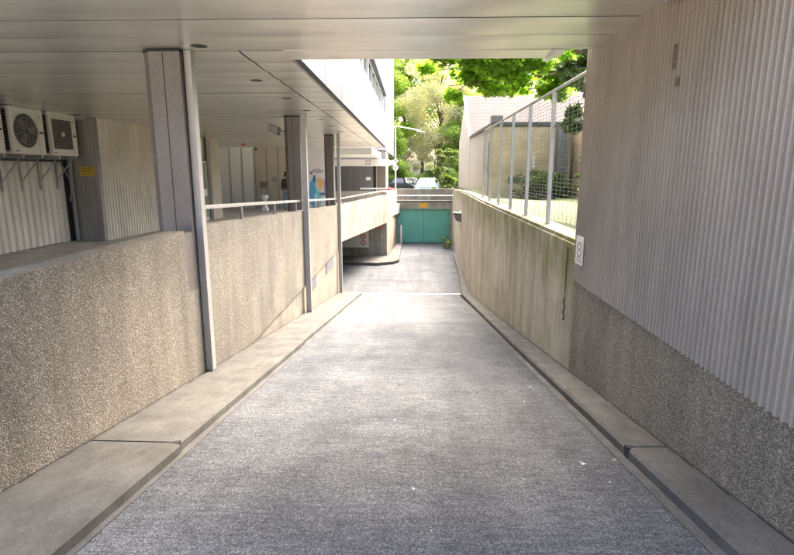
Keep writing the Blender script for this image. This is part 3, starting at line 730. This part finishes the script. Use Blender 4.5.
MB().box((0,.055,-.02),(W_,.1,H_)).build('backing', M['dark'], r)
m = MB(); m.box((-.0,-.03,0),(.035,.05,H_)); m.box((W_-.035,-.03,0),(W_,.05,H_)); m.box((.035,-.03,H_-.05),(W_-.035,.05,H_)); m.build('frame', M['green'], r)
for x in (.05, W_-.11):
    for z in (.3,1.0,1.7): MB().box((x,-.035,z),(x+.06,-.014,z+.12)).build('hinge', M['column'], r)
sign('warning_sign', (.47,31.995,-.56), .47, .28, 'orange', 'y', 'orange yellow sign above the green garage door', 2, 'brown')
tag(MB().box((-1.62,33.6,-.5),(2.7,33.85,.50)).build('parapet', M['garage']), 'weathered concrete parapet wall above the garage, in front of the cars', 'wall')
tag(MB().box((-9,33.7,-.6),(-1.64,33.9,.35)).build('street_wall', M['offwhite']), 'low pale wall between the plaza and the street', 'wall')
r = empty('guard_rail', (-1.6,32.2,-.13)); m = MB().tube([(0,0,.27),(4.1,0,.27)], .02, 8); m.build('rail', M['steel'], r)
for k in range(4): MB().tube([(.1+k*1.25,0,0),(.1+k*1.25,0,.25)], .02, 8).build('post', M['steel'], r)
tag(r, 'low white tubular guard rail over the garage door', 'railing')
# kerb island left of the door
mb = MB().prism([(-.56,23.95),(-.56,31.9),(-1.15,31.9),(-1.19,26.3),(-1.45,26.05),(-8.4,26.05),(-8.4,23.9),(-1.6,23.6),(-.95,23.55)][::-1] if False else [(-.60,25.1),(-.56,31.9),(-.86,31.9),(-1.14,26.2),(-1.5,26.2),(-8.4,26.2),(-8.4,25.3),(-3.4,24.3),(-1.6,24.1),(-.85,24.5)], ZF-.05, ZF+.13, 'z')
struct(mb.build('kerb_island', M['kerb'], bevel=.02))
r = empty('bollard', (-.62,31.0,ZF+.13)); MB().lathe((0,0,0), [(.045,0),(.045,1.02),(.03,1.06)], 12).build('post', M['white'], r); MB().lathe((0,0,0), [(.09,.001),(.09,.02)], 12).build('base', M['steel'], r); tag(r, 'thin white post on the kerb island left of the green door', 'bollard')
# traffic board in the side entrance
r = empty('traffic_board', (-3.75,26.40,-2.18)); MB().box((0,-.02,0),(1.60,0,1.2)).build('panel', M['sign'], r)
for k, z in enumerate((.24,.56,.88)):
    m = MB(); n = 24
    for i in range(n):
        a, b_ = 2*math.pi*i/n, 2*math.pi*(i+1)/n
        m.hexa([(1.32+math.cos(t)*q, -.024, z+math.sin(t)*q) for t, q in ((a,.09),(a,.135),(b_,.135),(b_,.09))], [(1.32+math.cos(t)*q, -.021, z+math.sin(t)*q) for t, q in ((a,.09),(a,.135),(b_,.135),(b_,.09))])
    q = m.build('prohibition_ring', M['red'], r)
    MB().box((1.27,-.024,z-.02),(1.37,-.0215,z+.02)).build('symbol', M['black'], q)
for z, a, b_ in ((.82,.15,.9),(.66,.15,1.0),(.34,.15,.7)): MB().box((a,-.0235,z),(b_,-.021,z+.035)).build('lettering_row', M['grey'], r)
tag(r, 'white board with red ringed traffic signs inside the side entrance', 'sign')
r = empty('warning_lamp', (-1.62,26.2,-1.22)); MB().box((0,0,0),(.14,.2,.16)).build('body', M['red'], r, bevel=.02); MB().lathe((.07,-.001,.08), [(.05,0),(.04,-.03)], 12, 'y').build('lens', M['orange'], r); tag(r, 'small red lamp at the upper corner of the side entrance', 'lamp')
# dark wedge lamp on the right wall
r = empty('wall_lamp', (xw(23.6),23.6,-.62))
MB().hexa([(0,-.35,.0),(-.22,-.12,.06),(-.22,.25,.06),(0,.3,.0)], [(0,-.40,.42),(-.36,-.2,.42),(-.36,.3,.42),(0,.34,.42)]).build('body', M['column'], r, bevel=.02)
MB().box((.0,-.5,-.08),(-.012,.45,.5)).build('mount_plate', M['white'], r)
tag(r, 'dark wedge shaped lamp box high on the right retaining wall', 'wall lamp')
# pole with signs, and thin arm
r = empty('lamp_post', (-.98,32.1,-.13))
MB().lathe((0,0,0), [(.045,0),(.04,2),(.03,4.35)], 10).build('pole', M['white'], r)
MB().tube([(-.75,0,4.33),(0,0,4.32),(1.45,-.1,4.05)], [.02,.022,.03], 8).build('arm', M['white'], r)
MB().hexa([(1.2,-.14,4.02),(1.75,-.14,3.93),(1.75,-.03,3.93),(1.2,-.03,4.02)],[(1.2,-.14,4.10),(1.75,-.14,4.0),(1.75,-.03,4.0),(1.2,-.03,4.10)]).build('lamp_head', M['white'], r)
q = MB().hexa([(0,-.07,2.12),(.19,-.07,2.31),(0,-.07,2.5),(-.19,-.07,2.31)],[(0,-.05,2.12),(.19,-.05,2.31),(0,-.05,2.5),(-.19,-.05,2.31)]).build('diamond_sign', M['sign'], r); MB().box((-.05,-.074,2.27),(.05,-.0705,2.35)).build('symbol', M['grey'], q)
q = MB().lathe((0,-.05,1.92), [(.17,0),(.17,-.02)], 20, 'y').build('round_sign', M['sign'], r); MB().box((-.05,-.074,1.88),(.05,-.0705,1.95)).build('symbol', M['grey'], q)
tag(r, 'slender white lamp post with two small signs left of the garage parapet', 'lamp post')
r = empty('parking_barrier', (-1.45,33.2,-.12))
MB().box((-.16,-.15,0),(.16,.15,.72)).build('housing', M['red'], r, bevel=.02); MB().box((-.165,-.156,.42),(.165,-.151,.55)).build('stripe', M['white'], r)
MB().box((-1.75,-.19,.62),(.5,-.157,.70)).build('arm', M['white'], r)
m = MB()
for k in range(3): m.box((.0+k*.17,-.192,.619),(.085+k*.17,-.1901,.701))
m.build('arm_stripe', M['red'], r)
tag(r, 'white parking barrier arm with red and white housing by the lamp post', 'barrier')

# ------------------------------------------------------------------ right panel fittings
r = empty('instruction_sign', (XR-.028,6.10,.56)); MB().box((-.008,-.25,0),(0,.0,.32)).build('plate', M['sign'], r)
m = MB(); n = 28
for i in range(n):
    a, b_ = 2*math.pi*i/n, 2*math.pi*(i+1)/n
    if i % 7 == 6: continue
    m.hexa([(-.010,-.125+math.cos(t)*q,.17+math.sin(t)*q) for t, q in ((a,.07),(a,.085),(b_,.085),(b_,.07))],[(-.0085,-.125+math.cos(t)*q,.17+math.sin(t)*q) for t, q in ((a,.07),(a,.085),(b_,.085),(b_,.07))])
m.box((-.010,-.145,.155),(-.0085,-.105,.185)); m.build('symbol', M['black'], r)
m = MB()
for k in range(4): m.box((-.010,-.22,.03+k*.016),(-.0085,-.03-.03*(k%2),.037+k*.016))
m.build('lettering', M['grey'], r)
tag(r, 'small white sign with a black ring on the near edge of the ribbed panel'.replace('near','far'), 'sign')
r = empty('cable', (XR-.012,6.5,.70))
MB().tube([(0,-.13,-.02),(0,0,0),(0,0,-.6)], .006, 6).build('wire', M['black'], r)
m = MB()
for k in range(5):
    z = -.62-k*.065; m.tube([(0,.0,z),(-.008,.022*(1 if k%2 else -1),z-.02),(0,.0,z-.06)], .009, 6)
m.build('chain', M['black'], r); tag(r, 'thin black cable with twisted end hanging on the wall below the ringed sign', 'cable')
r = empty('camera_light', (1.905,3.98,2.80))
MB().box((-.03,-.06,0),(0,.06,.07)).build('mount', M['steel'], r); MB().tube([(-.03,0,.03),(-.10,.03,-.01),(-.13,.1,-.03)], .018, 8).build('arm', M['steel'], r)
MB().lathe((-.10,0,-.035), [(.02,0),(.04,.02),(.04,.06)], 14).build('socket', M['grey'], r); MB().tube([(0,-.02,.04),(-.06,-.07,-.03),(-.09,-.02,-.05),(-.02,-.05,.0)], .007, 6).build('lead', M['black'], r)
tag(r, 'small grey lamp fitting with a curled lead at the top of the ribbed panel', 'lamp')
for z0, z1, y0, lb in ((2.33,2.50,4.12,'longer brown scar mark on the ribbed panel below the lamp fitting'),(2.20,2.26,4.05,'short dark scar mark on the ribbed panel below the longer one')):
    tag(MB().box((1.900,y0,z0),(1.906,y0+.04,z1)).build('patch', M['brown']), lb, 'patch')
# ------------------------------------------------------------------ mesh fence on the right wall
r = empty('mesh_fence', (2.12,6.7,.78)); tag(r, 'grey steel post and wire mesh fence on top of the right retaining wall', 'fence')
posts = [0,1.63,3.26,4.87,6.5,8.1,9.7]; HF = 1.98
xo = lambda d: (xw(6.7+d)+.19-2.12)
for i, d in enumerate(posts):
    MB().box((xo(d)-.028,d-.028,-.08),(xo(d)+.028,d+.028,HF)).build('post', M['fin'], r, bevel=.004)
    if i < len(posts)-1:
        e = posts[i+1]; m = MB(); z = .05
        while z < HF-.04:
            m.box((xo(d)-.002,d+.03,z-.0016),(xo(d)+.002,e-.03,z+.0016)); z += .055
        yv = d+.05
        while yv < e-.03: m.box((xo(d)+.003,yv-.002,.04),(xo(d)+.006,yv+.002,HF-.03)); yv += .2
        m.build('wire_mesh', M['wire'], r, recalc=False)
MB().tube([(xo(0),-.05,HF+.02),(xo(9.7),9.75,HF+.02)], .024, 8).build('top_rail', M['fin'], r)

# ------------------------------------------------------------------ house and garden on the right
r = empty('house', (2.95,28,.6)); tag(r, 'white gabled house with pink tiled roof beyond the retaining wall', 'house')
MB().prism([(0,0),(6.2,0),(6.2,2.75),(3.1,4.95),(0,2.75)], 0, 13, 'x').build('wall', M['offwhite'], r)
for s_ in (0, 1):
    a = [(-.35,2.55),(3.1,4.99),(3.1,5.12),(-.35,2.68)] if s_ == 0 else [(6.55,2.55),(3.1,4.99),(3.1,5.12),(6.55,2.68)]
    MB().prism(a, .0, 13.4, 'x').build('roof', M['tiles'], r)
MB().prism([(-.42,2.5),(3.1,4.97),(3.1,5.16),(-.42,2.72)], -.1, -.003, 'x').build('verge', M['white'], r)
r = empty('annex', (2.95,20,.5)); tag(r, 'flat annex with yellow brick front and pale side wall beside the fence', 'building')
MB().box((0,.1,0),(8,7.9,2.72)).build('wall', M['offwhite'], r); MB().box((-.01,0,0),(2.75,.098,2.66)).build('brick_front', M['brickY'], r)
MB().box((-.06,-.06,2.725),(8.1,8,2.84)).build('roof_edge', M['kerb'], r)
q = MB().box((-.03,.9,.15),(-.004,1.9,2.2)).build('door', M['grey'], r); MB().tube([(-.05,1.1,1.1),(-.05,1.1,1.25)], .015, 6).build('handle', M['steel'], q)
q = MB().box((.0,.5,2.845),(.42,.9,3.12)).build('vent_box', M['column'], r)
m = MB()
for k in range(3): m.box((1.45,-.012,1.2+k*.16),(1.56,-.002,1.32+k*.16))
m.build('notice', M['white'], r)
tag(MB().box((5.75,12.0,.5),(5.95,19.95,3.3)).build('garden_wall', M['brickR']), 'stained red brown brick garden wall behind the ivy', 'wall')
tag(MB().box((5.2,19.2,.5),(5.42,19.9,3.2)).build('corner_recess_block', M['greywall']), 'dark grey block standing in for the recess in the corner between the two brick walls', 'pier')  # dark block stands in for the dark recess in this corner
tag(MB().box((-1.2,76,-.5),(9,84,3.1)).build('far_building', M['white']), 'pale low building glimpsed between the trees beyond the cars', 'building')
tag(MB().box((3.2,72,-.5),(5.4,74,1.6)).build('shed', M['carblue']), 'pale blue shed glimpsed above the parked light blue car', 'shed')

# ------------------------------------------------------------------ cars
def car(loc, rz, mat, label):
    r = empty('parked_car', loc, rz)         # front towards local -Y
    prof = [(-2.05,.28),(-2.1,.55),(-2.0,.78),(-1.15,.95),(1.75,1.0),(2.0,.9),(2.05,.5),(2.0,.28)]
    MB().prism(prof, -.86, .86, 'x').build('body', mat, r, bevel=.07)
    lo = [(-1.2,.93),(1.8,.97)]; 
    MB().hexa([(-.8,-1.2,.93),(.8,-1.2,.93),(.8,1.8,.96),(-.8,1.8,.96)], [(-.62,-.35,1.44),(.62,-.35,1.44),(.62,1.3,1.45),(-.62,1.3,1.45)]).build('roof', mat, r, bevel=.06)
    MB().hexa([(-.70,-1.16,.985),(.70,-1.16,.985),(.57,-.44,1.40),(-.57,-.44,1.40)], [(-.70,-1.19,.985),(.70,-1.19,.985),(.57,-.47,1.41),(-.57,-.47,1.41)]).build('windscreen', M['darkglass'], r)
    for s_ in (-1, 1):
        MB().hexa([(s_*.80,-.95,1.0),(s_*.80,1.5,1.0),(s_*.66,1.15,1.39),(s_*.66,-.38,1.39)], [(s_*.82,-.95,1.0),(s_*.82,1.5,1.0),(s_*.68,1.15,1.39),(s_*.68,-.38,1.39)]).build('side_window', M['darkglass'], r)
        MB().box((s_*.62-.16,-2.09,.58),(s_*.62+.16,-1.98,.74)).build('headlight', M['white'], r)
        MB().box((s_*.95-.08,-.85,.95),(s_*.95+.08,-.75,1.1)).build('mirror', mat, r, bevel=.02)
        for y in (-1.3, 1.25):
            w = MB().lathe((s_*.88,y,.31), [(.31,-.09),(.31,.09)], 20, 'x').build('wheel', M['rubber'], r); MB().lathe((s_*.975,y,.31), [(.19,-.01),(.17,.01)], 16, 'x').build('rim', M['steel'], w)
    MB().box((-.4,-2.115,.42),(.4,-2.09,.56)).build('grille', M['black'], r); MB().box((-.26,-2.13,.3),(.26,-2.116,.4)).build('number_plate', M['white'], r)
    tag(r, label, 'car', 'cars parked on the street beyond')
car((1.35,47,-.45), R(-8), M['carblue'], 'light blue car parked beyond the garage parapet')
car((-.35,50,-.45), R(35), M['carblack'], 'dark car parked left of the light blue car')

# ------------------------------------------------------------------ foliage
def leaf_mesh(name, cent, rad, n, size, mat, parent, flat=.45, maple=False):
    """leaf sized faces gathered in clumps: cent = clump centres (k,3), rad = clump radii"""
    cent = np.asarray(cent, float); rad = np.asarray(rad, float); k = len(cent)
    w = rad**2/np.sum(rad**2); idx = rng.choice(k, n, p=w)
    d = rng.normal(size=(n,3)); d /= np.linalg.norm(d, axis=1)[:,None]
    p = cent[idx] + d*(rad[idx]*rng.random(n)**.45)[:,None]*np.array([1,1,.62])
    nrm = rng.normal(size=(n,3))*np.array([1,1,.6]); nrm[:,2] += flat*1.6; nrm /= np.linalg.norm(nrm, axis=1)[:,None]
    a = np.cross(nrm, rng.normal(size=(n,3))); a /= np.linalg.norm(a, axis=1)[:,None]; b = np.cross(nrm, a)
    s = (size*(.6+.8*rng.random(n)))[:,None]
    if maple:
        offs = [(-.5,-.1),(-.15,.12),(-.45,.5),(-.05,.4),(.1,.85),(.22,.38),(.6,.4),(.3,.08),(.55,-.2),(0,-.25)]
    else: offs = [(-.5,0),(0,.32),(.5,0),(0,-.32)]
    q = len(offs); V = np.empty((n,q,3))
    for i, (u, v) in enumerate(offs): V[:,i] = p + a*s*u + b*s*v - nrm*s*(.18*abs(u)+.0)
    me = bpy.data.meshes.new(name); me.vertices.add(n*q); me.vertices.foreach_set('co', V.reshape(-1))
    me.loops.add(n*q); me.loops.foreach_set('vertex_index', np.arange(n*q, dtype=np.int32))
    me.polygons.add(n); me.polygons.foreach_set('loop_start', np.arange(0, n*q, q, dtype=np.int32)); me.polygons.foreach_set('loop_total', np.full(n, q, dtype=np.int32))
    me.update(calc_edges=True); me.materials.append(mat)
    o = bpy.data.objects.new(name, me); C.objects.link(o); o.parent = parent; return o

def tree(loc, H, W, mat, label, n=9000, size=.28, seed=1, crown0=.25, trunk_r=.22, clumps=120, group='trees beyond the parked cars', name='tree', lean=0):
    ra = random.Random(seed); r = empty(name, loc); tips = []
    mt = MB(); top = H*.72
    mt.tube([(0,0,-.1),(.1*ra.uniform(-1,1),.1,H*.25),(lean+.2*ra.uniform(-1,1),.2*ra.uniform(-1,1),H*.5),(lean*1.5,0,top)], [trunk_r*1.2,trunk_r,trunk_r*.65,trunk_r*.25], 9)
    mt.build('trunk', M['bark'], r, smooth=True)
    ml = MB(); cen, rd = [], []
    for i in range(clumps):
        t = ra.random(); h = H*(crown0+(1-crown0)*t); pr = math.sin(math.pi*(.14+.80*t))**.7
        a = ra.uniform(0, 6.283); rad = W*.5*pr*math.sqrt(ra.uniform(.15, 1))
        c = Vector((lean*t+math.cos(a)*rad, math.sin(a)*rad, h)); cen.append(c); rd.append(W*ra.uniform(.08,.19))
        if i % 2 == 0:
            z0 = max(H*.15, h-rad*.7-.6); st = Vector((0,0,min(z0, top))); md = st.lerp(c, .5)+Vector((0,0,.15*rad))
            ml.tube([st, md, c], [trunk_r*.35, trunk_r*.2, .015], 5)
    ml.build('limbs', M['bark'], r)
    leaf_mesh('crown', cen, rd, int(n*3.6), size*.8, mat, r)
    tag(r, label, 'tree', group)
G = 'trees beyond the parked cars'
tree((-5.5,62,-.45), 17, 10, M['leafA'], 'tall yellow green tree just right of the office building', 15000, .32, 3)
tree((-1.0,68,-.45), 19, 9, M['leafA'], 'yellow green tree behind the lamp post, second from the left', 14000, .32, 5)
tree((3.0,60,-.45), 15, 8, M['leafP'], 'pale brownish budding tree in the centre of the far trees', 13000, .2, 8, trunk_r=.18)
tree((1.4,74,-.45), 20, 9, M['leafP'], 'tall pale budding tree behind the centre', 9000, .24, 11)
tree((6.8,58,-.45), 9.5, 7, M['leafA'], 'bushy yellow green tree left of the white gabled house', 13000, .26, 13, .1)
tree((9.5,72,-.45), 18, 10, M['leafA'], 'tall green tree rising behind the white gabled house', 12000, .34, 17)
tree((-11,70,-.45), 18, 11, M['leafA'], 'large green tree mostly hidden behind the office building', 8000, .36, 19)
tree((15,66,-.45), 16, 11, M['leafA'], 'green tree behind the pink tiled roof', 7000, .36, 23)
tree((-2.6,54,-.45), 6.5, 4.2, M['leafA'], 'smaller bright green tree by the corner of the entrance building', 7000, .22, 29, .12, .1)
tree((2.9,66,-.45), 5.6, 3.5, M['blossom'], 'small white blossoming tree above the light blue car', 1800, .2, 31, .35, .08, 20)
tree((-.3,62,-.45), 5.6, 3.4, M['blossom'], 'small white blossoming tree right of the lamp post', 1600, .2, 37, .35, .08, 20)
def shrub(loc, rx, ry, h, mat, label, n, size, seed, cat='shrub', name='shrub', group=None):
    ra = random.Random(seed); r = empty(name, loc); cen, rd = [], []
    m = MB()
    for k in range(30):
        a = ra.uniform(0, 6.283); q = math.sqrt(ra.random()); z = h*(.12+.8*ra.random()*(1-.35*q))
        c = (math.cos(a)*q*rx, math.sin(a)*q*ry, z); cen.append(c); rd.append(min(rx, h)*ra.uniform(.18,.36))
        if k < 12: m.tube([(c[0]*.2,c[1]*.2,-.05),(c[0]*.7,c[1]*.7,z*.6),c], [.02,.014,.005], 5)
    m.build('stems', M['bark'], r); leaf_mesh('foliage', cen, rd, n, size, mat, r)
    tag(r, label, cat, group); return r
for i, (x, y, h, lb) in enumerate(((-4.2,56,2.6,'low green shrub at the left end of the far hedge'),(-.8,55,2.5,'low green shrub behind the dark car'),(2.6,56,2.3,'low green shrub behind the light blue car'),(5.2,54,3.2,'taller shrub right of the light blue car'),(8.3,56,3.0,'green shrub at the right end of the far hedge'))):
    shrub((x,y,-.45), 2.1, 1.0, h, M['leafA'] if i % 2 else M['leafS'], lb, 4500, .2, 40+i, group='shrubs beyond the cars')
shrub((2.15,35.4,-.45), .75, .6, 5.6, M['leafS'], 'tall narrow green shrub at the corner of the retaining wall', 5000, .14, 50)
shrub((1.95,29.6,-2.7), .25, .9, .85, M['leafS'], 'weedy plant growing at the foot of the retaining wall by the garage', 700, .07, 51, 'plant', 'weed')
shrub((4.5,18.9,.65), 1.05, .6, 1.15, M['leafD'], 'dense dark hedge bush on the lawn in front of the yellow brick', 6000, .07, 52)
shrub((5.3,16.4,.65), .3, .9, 2.0, M['leafS'], 'climbing plant against the stained brick wall', 2200, .08, 53, 'plant', 'climber')
# maple overhanging from the right
r = empty('maple_tree', (5.6,12.6,.65)); tag(r, 'bright green maple spreading its branches over the fence and ramp', 'tree')
mt = MB().tube([(0,0,-.1),(.05,0,1.2),(-.1,0,2.4),(-.3,.1,3.8),(-.4,.2,5.4)], [.2,.16,.14,.1,.04], 10); mt.build('trunk', M['bark'], r, smooth=True)
ra = random.Random(5); cen, rd = [], []; ml = MB()
for k in range(21):
    ty = ra.uniform(-2.2, 3.2); tx = ra.uniform(-5.2, -.6); tz = 2.6 + ra.uniform(0,.85) + (5.7+tx)*.07 + max(0, ty)*.10
    st = Vector((-.1,0,2.2+ra.uniform(0,1.2))); en = Vector((tx,ty,tz)); md = st.lerp(en,.5)+Vector((0,0,.35))
    ml.tube([st, st.lerp(md,.5)+Vector((0,0,.1)), md, en], [.055,.04,.028,.007], 6)
    for j in range(9):
        t = ra.uniform(.3, 1.0); c = md.lerp(en, t*1.1-.1)+Vector((ra.uniform(-.55,.55),ra.uniform(-.55,.55),ra.uniform(-.22,.3)))
        cen.append(c); rd.append(ra.uniform(.16,.38)); ml.tube([md.lerp(en, max(0,t-.15)), c], [.012,.004], 4)
for k in range(26):
    cen.append((ra.uniform(-4.5,2),ra.uniform(-2.5,3),ra.uniform(3.9,6.2))); rd.append(ra.uniform(.3,.6))
ml.build('limbs', M['bark'], r); leaf_mesh('crown', cen, rd, 38000, .12, M['leafB'], r, .9, True)
r = empty('ivy', (2.75,7.9,.65)); tag(r, 'dark glossy leafy climber hanging beside the ribbed panel', 'plant')
cen, rd = [], []; ml = MB()
for k in range(30):
    a = (ra.uniform(-.50,.15), ra.uniform(-.4,.8), 2.1+1.3*ra.random()**.8-(.5 if k%5==0 else 0)); cen.append(a); rd.append(ra.uniform(.08,.19)); 
    ml.tube([(.35,.2,2.2),a],[.012,.004],4)
ml.tube([(.35,.2,-.1),(.4,.25,1.2),(.35,.2,2.6)], [.04,.03,.01], 7)
for z, x, y in ((1.55,-.2,.1),(1.3,-.1,.25),(1.05,.35,.3)): cen.append((x,y,z)); rd.append(.08); ml.tube([(.35,.2,z+.3),(x,y,z)],[.008,.004],4)
ml.build('stems', M['bark'], r); leaf_mesh('foliage', cen, rd, 2800, .10, M['leafD'], r, .5, True)
# a few dry leaves on the ramp
def litter(x, y, s, label):
    m = MB(); pts = [(x+math.cos(a)*s*q, y+math.sin(a)*s*q, zr(y)+.045+.006*math.sin(a*2)) for a, q in ((0,1),(.9,.5),(1.8,.9),(2.8,.55),(3.9,1),(5,.6))]
    m.poly(pts); o = m.build('leaf_litter', M['orange'] if False else M['leafP'], recalc=False); tag(o, label, 'leaf')
litter(1.50, 3.60, .022, 'pale dry leaf on the road beside the right kerb joint')

# ------------------------------------------------------------------ person
def skin_obj(name, nodes, edges, mat, parent, sub=2):
    me = bpy.data.meshes.new('t'); me.from_pydata([n[0] for n in nodes], edges, []); ob = bpy.data.objects.new('t', me); C.objects.link(ob)
    md = ob.modifiers.new('s', 'SKIN'); md.use_smooth_shade = True
    for i, n in enumerate(nodes):
        q = n[1]; me.skin_vertices[0].data[i].radius = q if isinstance(q, tuple) else (q, q)
    me.skin_vertices[0].data[0].use_root = True
    if sub: ob.modifiers.new('u', 'SUBSURF').levels = sub
    dg = bpy.context.evaluated_depsgraph_get(); m2 = bpy.data.meshes.new_from_object(ob.evaluated_get(dg)); bpy.data.objects.remove(ob)
    m2.materials.clear(); m2.materials.append(mat); o = bpy.data.objects.new(name, m2); C.objects.link(o); o.parent = parent; return o
per = empty('person', (-5.92,25.2,zfl(25.2)), R(35)); tag(per, 'person standing in a black jacket and blue jeans beside the middle column', 'person')
n = [((0,0,.95),(.13,.1)),((0,.0,1.15),(.12,.09)),((0,0,1.36),(.15,.1)),((0,0,1.47),(.06,.06)),((0,-.01,1.53),(.05,.05)),((0,-.02,1.62),(.078,.09)),((0,-.015,1.70),(.06,.07)),
     ((.17,0,1.40),.055),((.22,.0,1.14),.042),((.23,-.08,.90),.032),((.235,-.10,.82),.03),
     ((-.17,0,1.40),.055),((-.22,.0,1.14),.042),((-.21,-.09,.91),.032),((-.21,-.11,.83),.03),
     ((.09,0,.86),.085),((.10,-.01,.48),.058),((.10,.03,.10),.042),((.10,-.09,.04),.035),((-.09,0,.86),.085),((-.11,-.02,.48),.058),((-.13,.02,.10),.042),((-.13,-.10,.04),.035),
     ((0,-.115,1.615),.014)]
e = [(0,1),(1,2),(2,3),(3,4),(4,5),(5,6),(2,7),(7,8),(8,9),(9,10),(2,11),(11,12),(12,13),(13,14),(0,15),(15,16),(16,17),(17,18),(0,19),(19,20),(20,21),(21,22),(5,23)]
for s_, base in ((1,10),(-1,14)):
    bx, by, bz = n[base][0]
    for k, L in enumerate((.075,.085,.08,.065)):
        i0 = len(n); fx = bx+s_*0; fy = by-.03+k*.021
        n.append(((fx,fy,bz-.05),.009)); n.append(((fx-s_*.015,fy,bz-.05-L),.0075)); e += [(base,i0),(i0,i0+1)]
    i0 = len(n); n.append(((bx-s_*.02,by-.045,bz-.02),.011)); n.append(((bx-s_*.03,by-.06,bz-.06),.009)); e += [(base,i0),(i0,i0+1)]
skin_obj('body', n, e, M['skin'], per)
skin_obj('jacket', [((0,0,.88),(.165,.125)),((0,0,1.12),(.155,.12)),((0,0,1.34),(.175,.125)),((0,.01,1.47),(.085,.08)),((.18,0,1.40),.075),((.235,0,1.14),.06),((.24,-.07,.93),.05),((-.18,0,1.40),.075),((-.235,0,1.14),.06),((-.22,-.08,.94),.05)],
   [(0,1),(1,2),(2,3),(2,4),(4,5),(5,6),(2,7),(7,8),(8,9)], M['jacket'], per)
skin_obj('jeans', [((0,0,.93),(.145,.115)),((.09,0,.84),.105),((.10,-.01,.48),.078),((.10,.02,.09),.065),((-.09,0,.84),.105),((-.11,-.02,.48),.078),((-.13,.01,.09),.065)], [(0,1),(1,2),(2,3),(0,4),(4,5),(5,6)], M['jeans'], per)
skin_obj('hair', [((0,.02,1.68),(.088,.09)),((0,.045,1.60),(.08,.06)),((0,-.01,1.725),(.07,.07))], [(0,1),(0,2)], M['hair'], per)
for s_ in (-1, 1): skin_obj('shoe', [((s_*.115,.04,.045),.048),((s_*.115,-.12,.035),.04)], [(0,1)], M['black'], per)

# ------------------------------------------------------------------ world, sun, camera
w = bpy.data.worlds.new('World'); S.world = w; w.use_nodes = True; nt = w.node_tree; bg = nt.nodes['Background']
sky = nt.nodes.new('ShaderNodeTexSky'); sky.sky_type = 'NISHITA'; sky.sun_disc = False
EL, AZ = 44, 19      # sun elevation, direction the light comes from, clockwise from +Y
sky.sun_elevation = R(EL); sky.sun_rotation = R(AZ); sky.air_density = .6; sky.dust_density = 10.0; sky.ozone_density = 0.0
nt.links.new(sky.outputs[0], bg.inputs[0]); bg.inputs[1].default_value = .15
sd = bpy.data.lights.new('sun', 'SUN'); sd.energy = .5; sd.angle = R(120); sd.color = (1,.965,.91); so = bpy.data.objects.new('sun', sd); C.objects.link(so)
dirv = Vector((math.sin(R(AZ))*math.cos(R(EL)), math.cos(R(AZ))*math.cos(R(EL)), math.sin(R(EL)))); so.rotation_euler = dirv.to_track_quat('Z', 'Y').to_euler(); so.location = dirv*50

cam = bpy.data.cameras.new('camera'); co = bpy.data.objects.new('camera', cam); C.objects.link(co); S.camera = co
cam.sensor_width = 36; cam.lens = 529/794*36; cam.clip_start = .05; cam.clip_end = 1500
p = math.atan2(106.5, 529); yaw = math.atan(15/529*math.cos(p))
co.location = (0,0,1.6); co.rotation_euler = (math.pi/2-p, 0, yaw)
S.render.engine = 'CYCLES'; S.cycles.max_bounces = 8; S.cycles.diffuse_bounces = 4; S.cycles.use_denoising = True; S.cycles.sample_clamp_indirect = 4; S.cycles.caustics_reflective = False; S.cycles.caustics_refractive = False
vs = S.view_settings; vs.view_transform = 'Standard'; vs.look = 'None'; vs.gamma = 1; vs.use_curve_mapping = False; vs.exposure = 3.6
S.render.resolution_x = 1024; S.render.resolution_y = 716
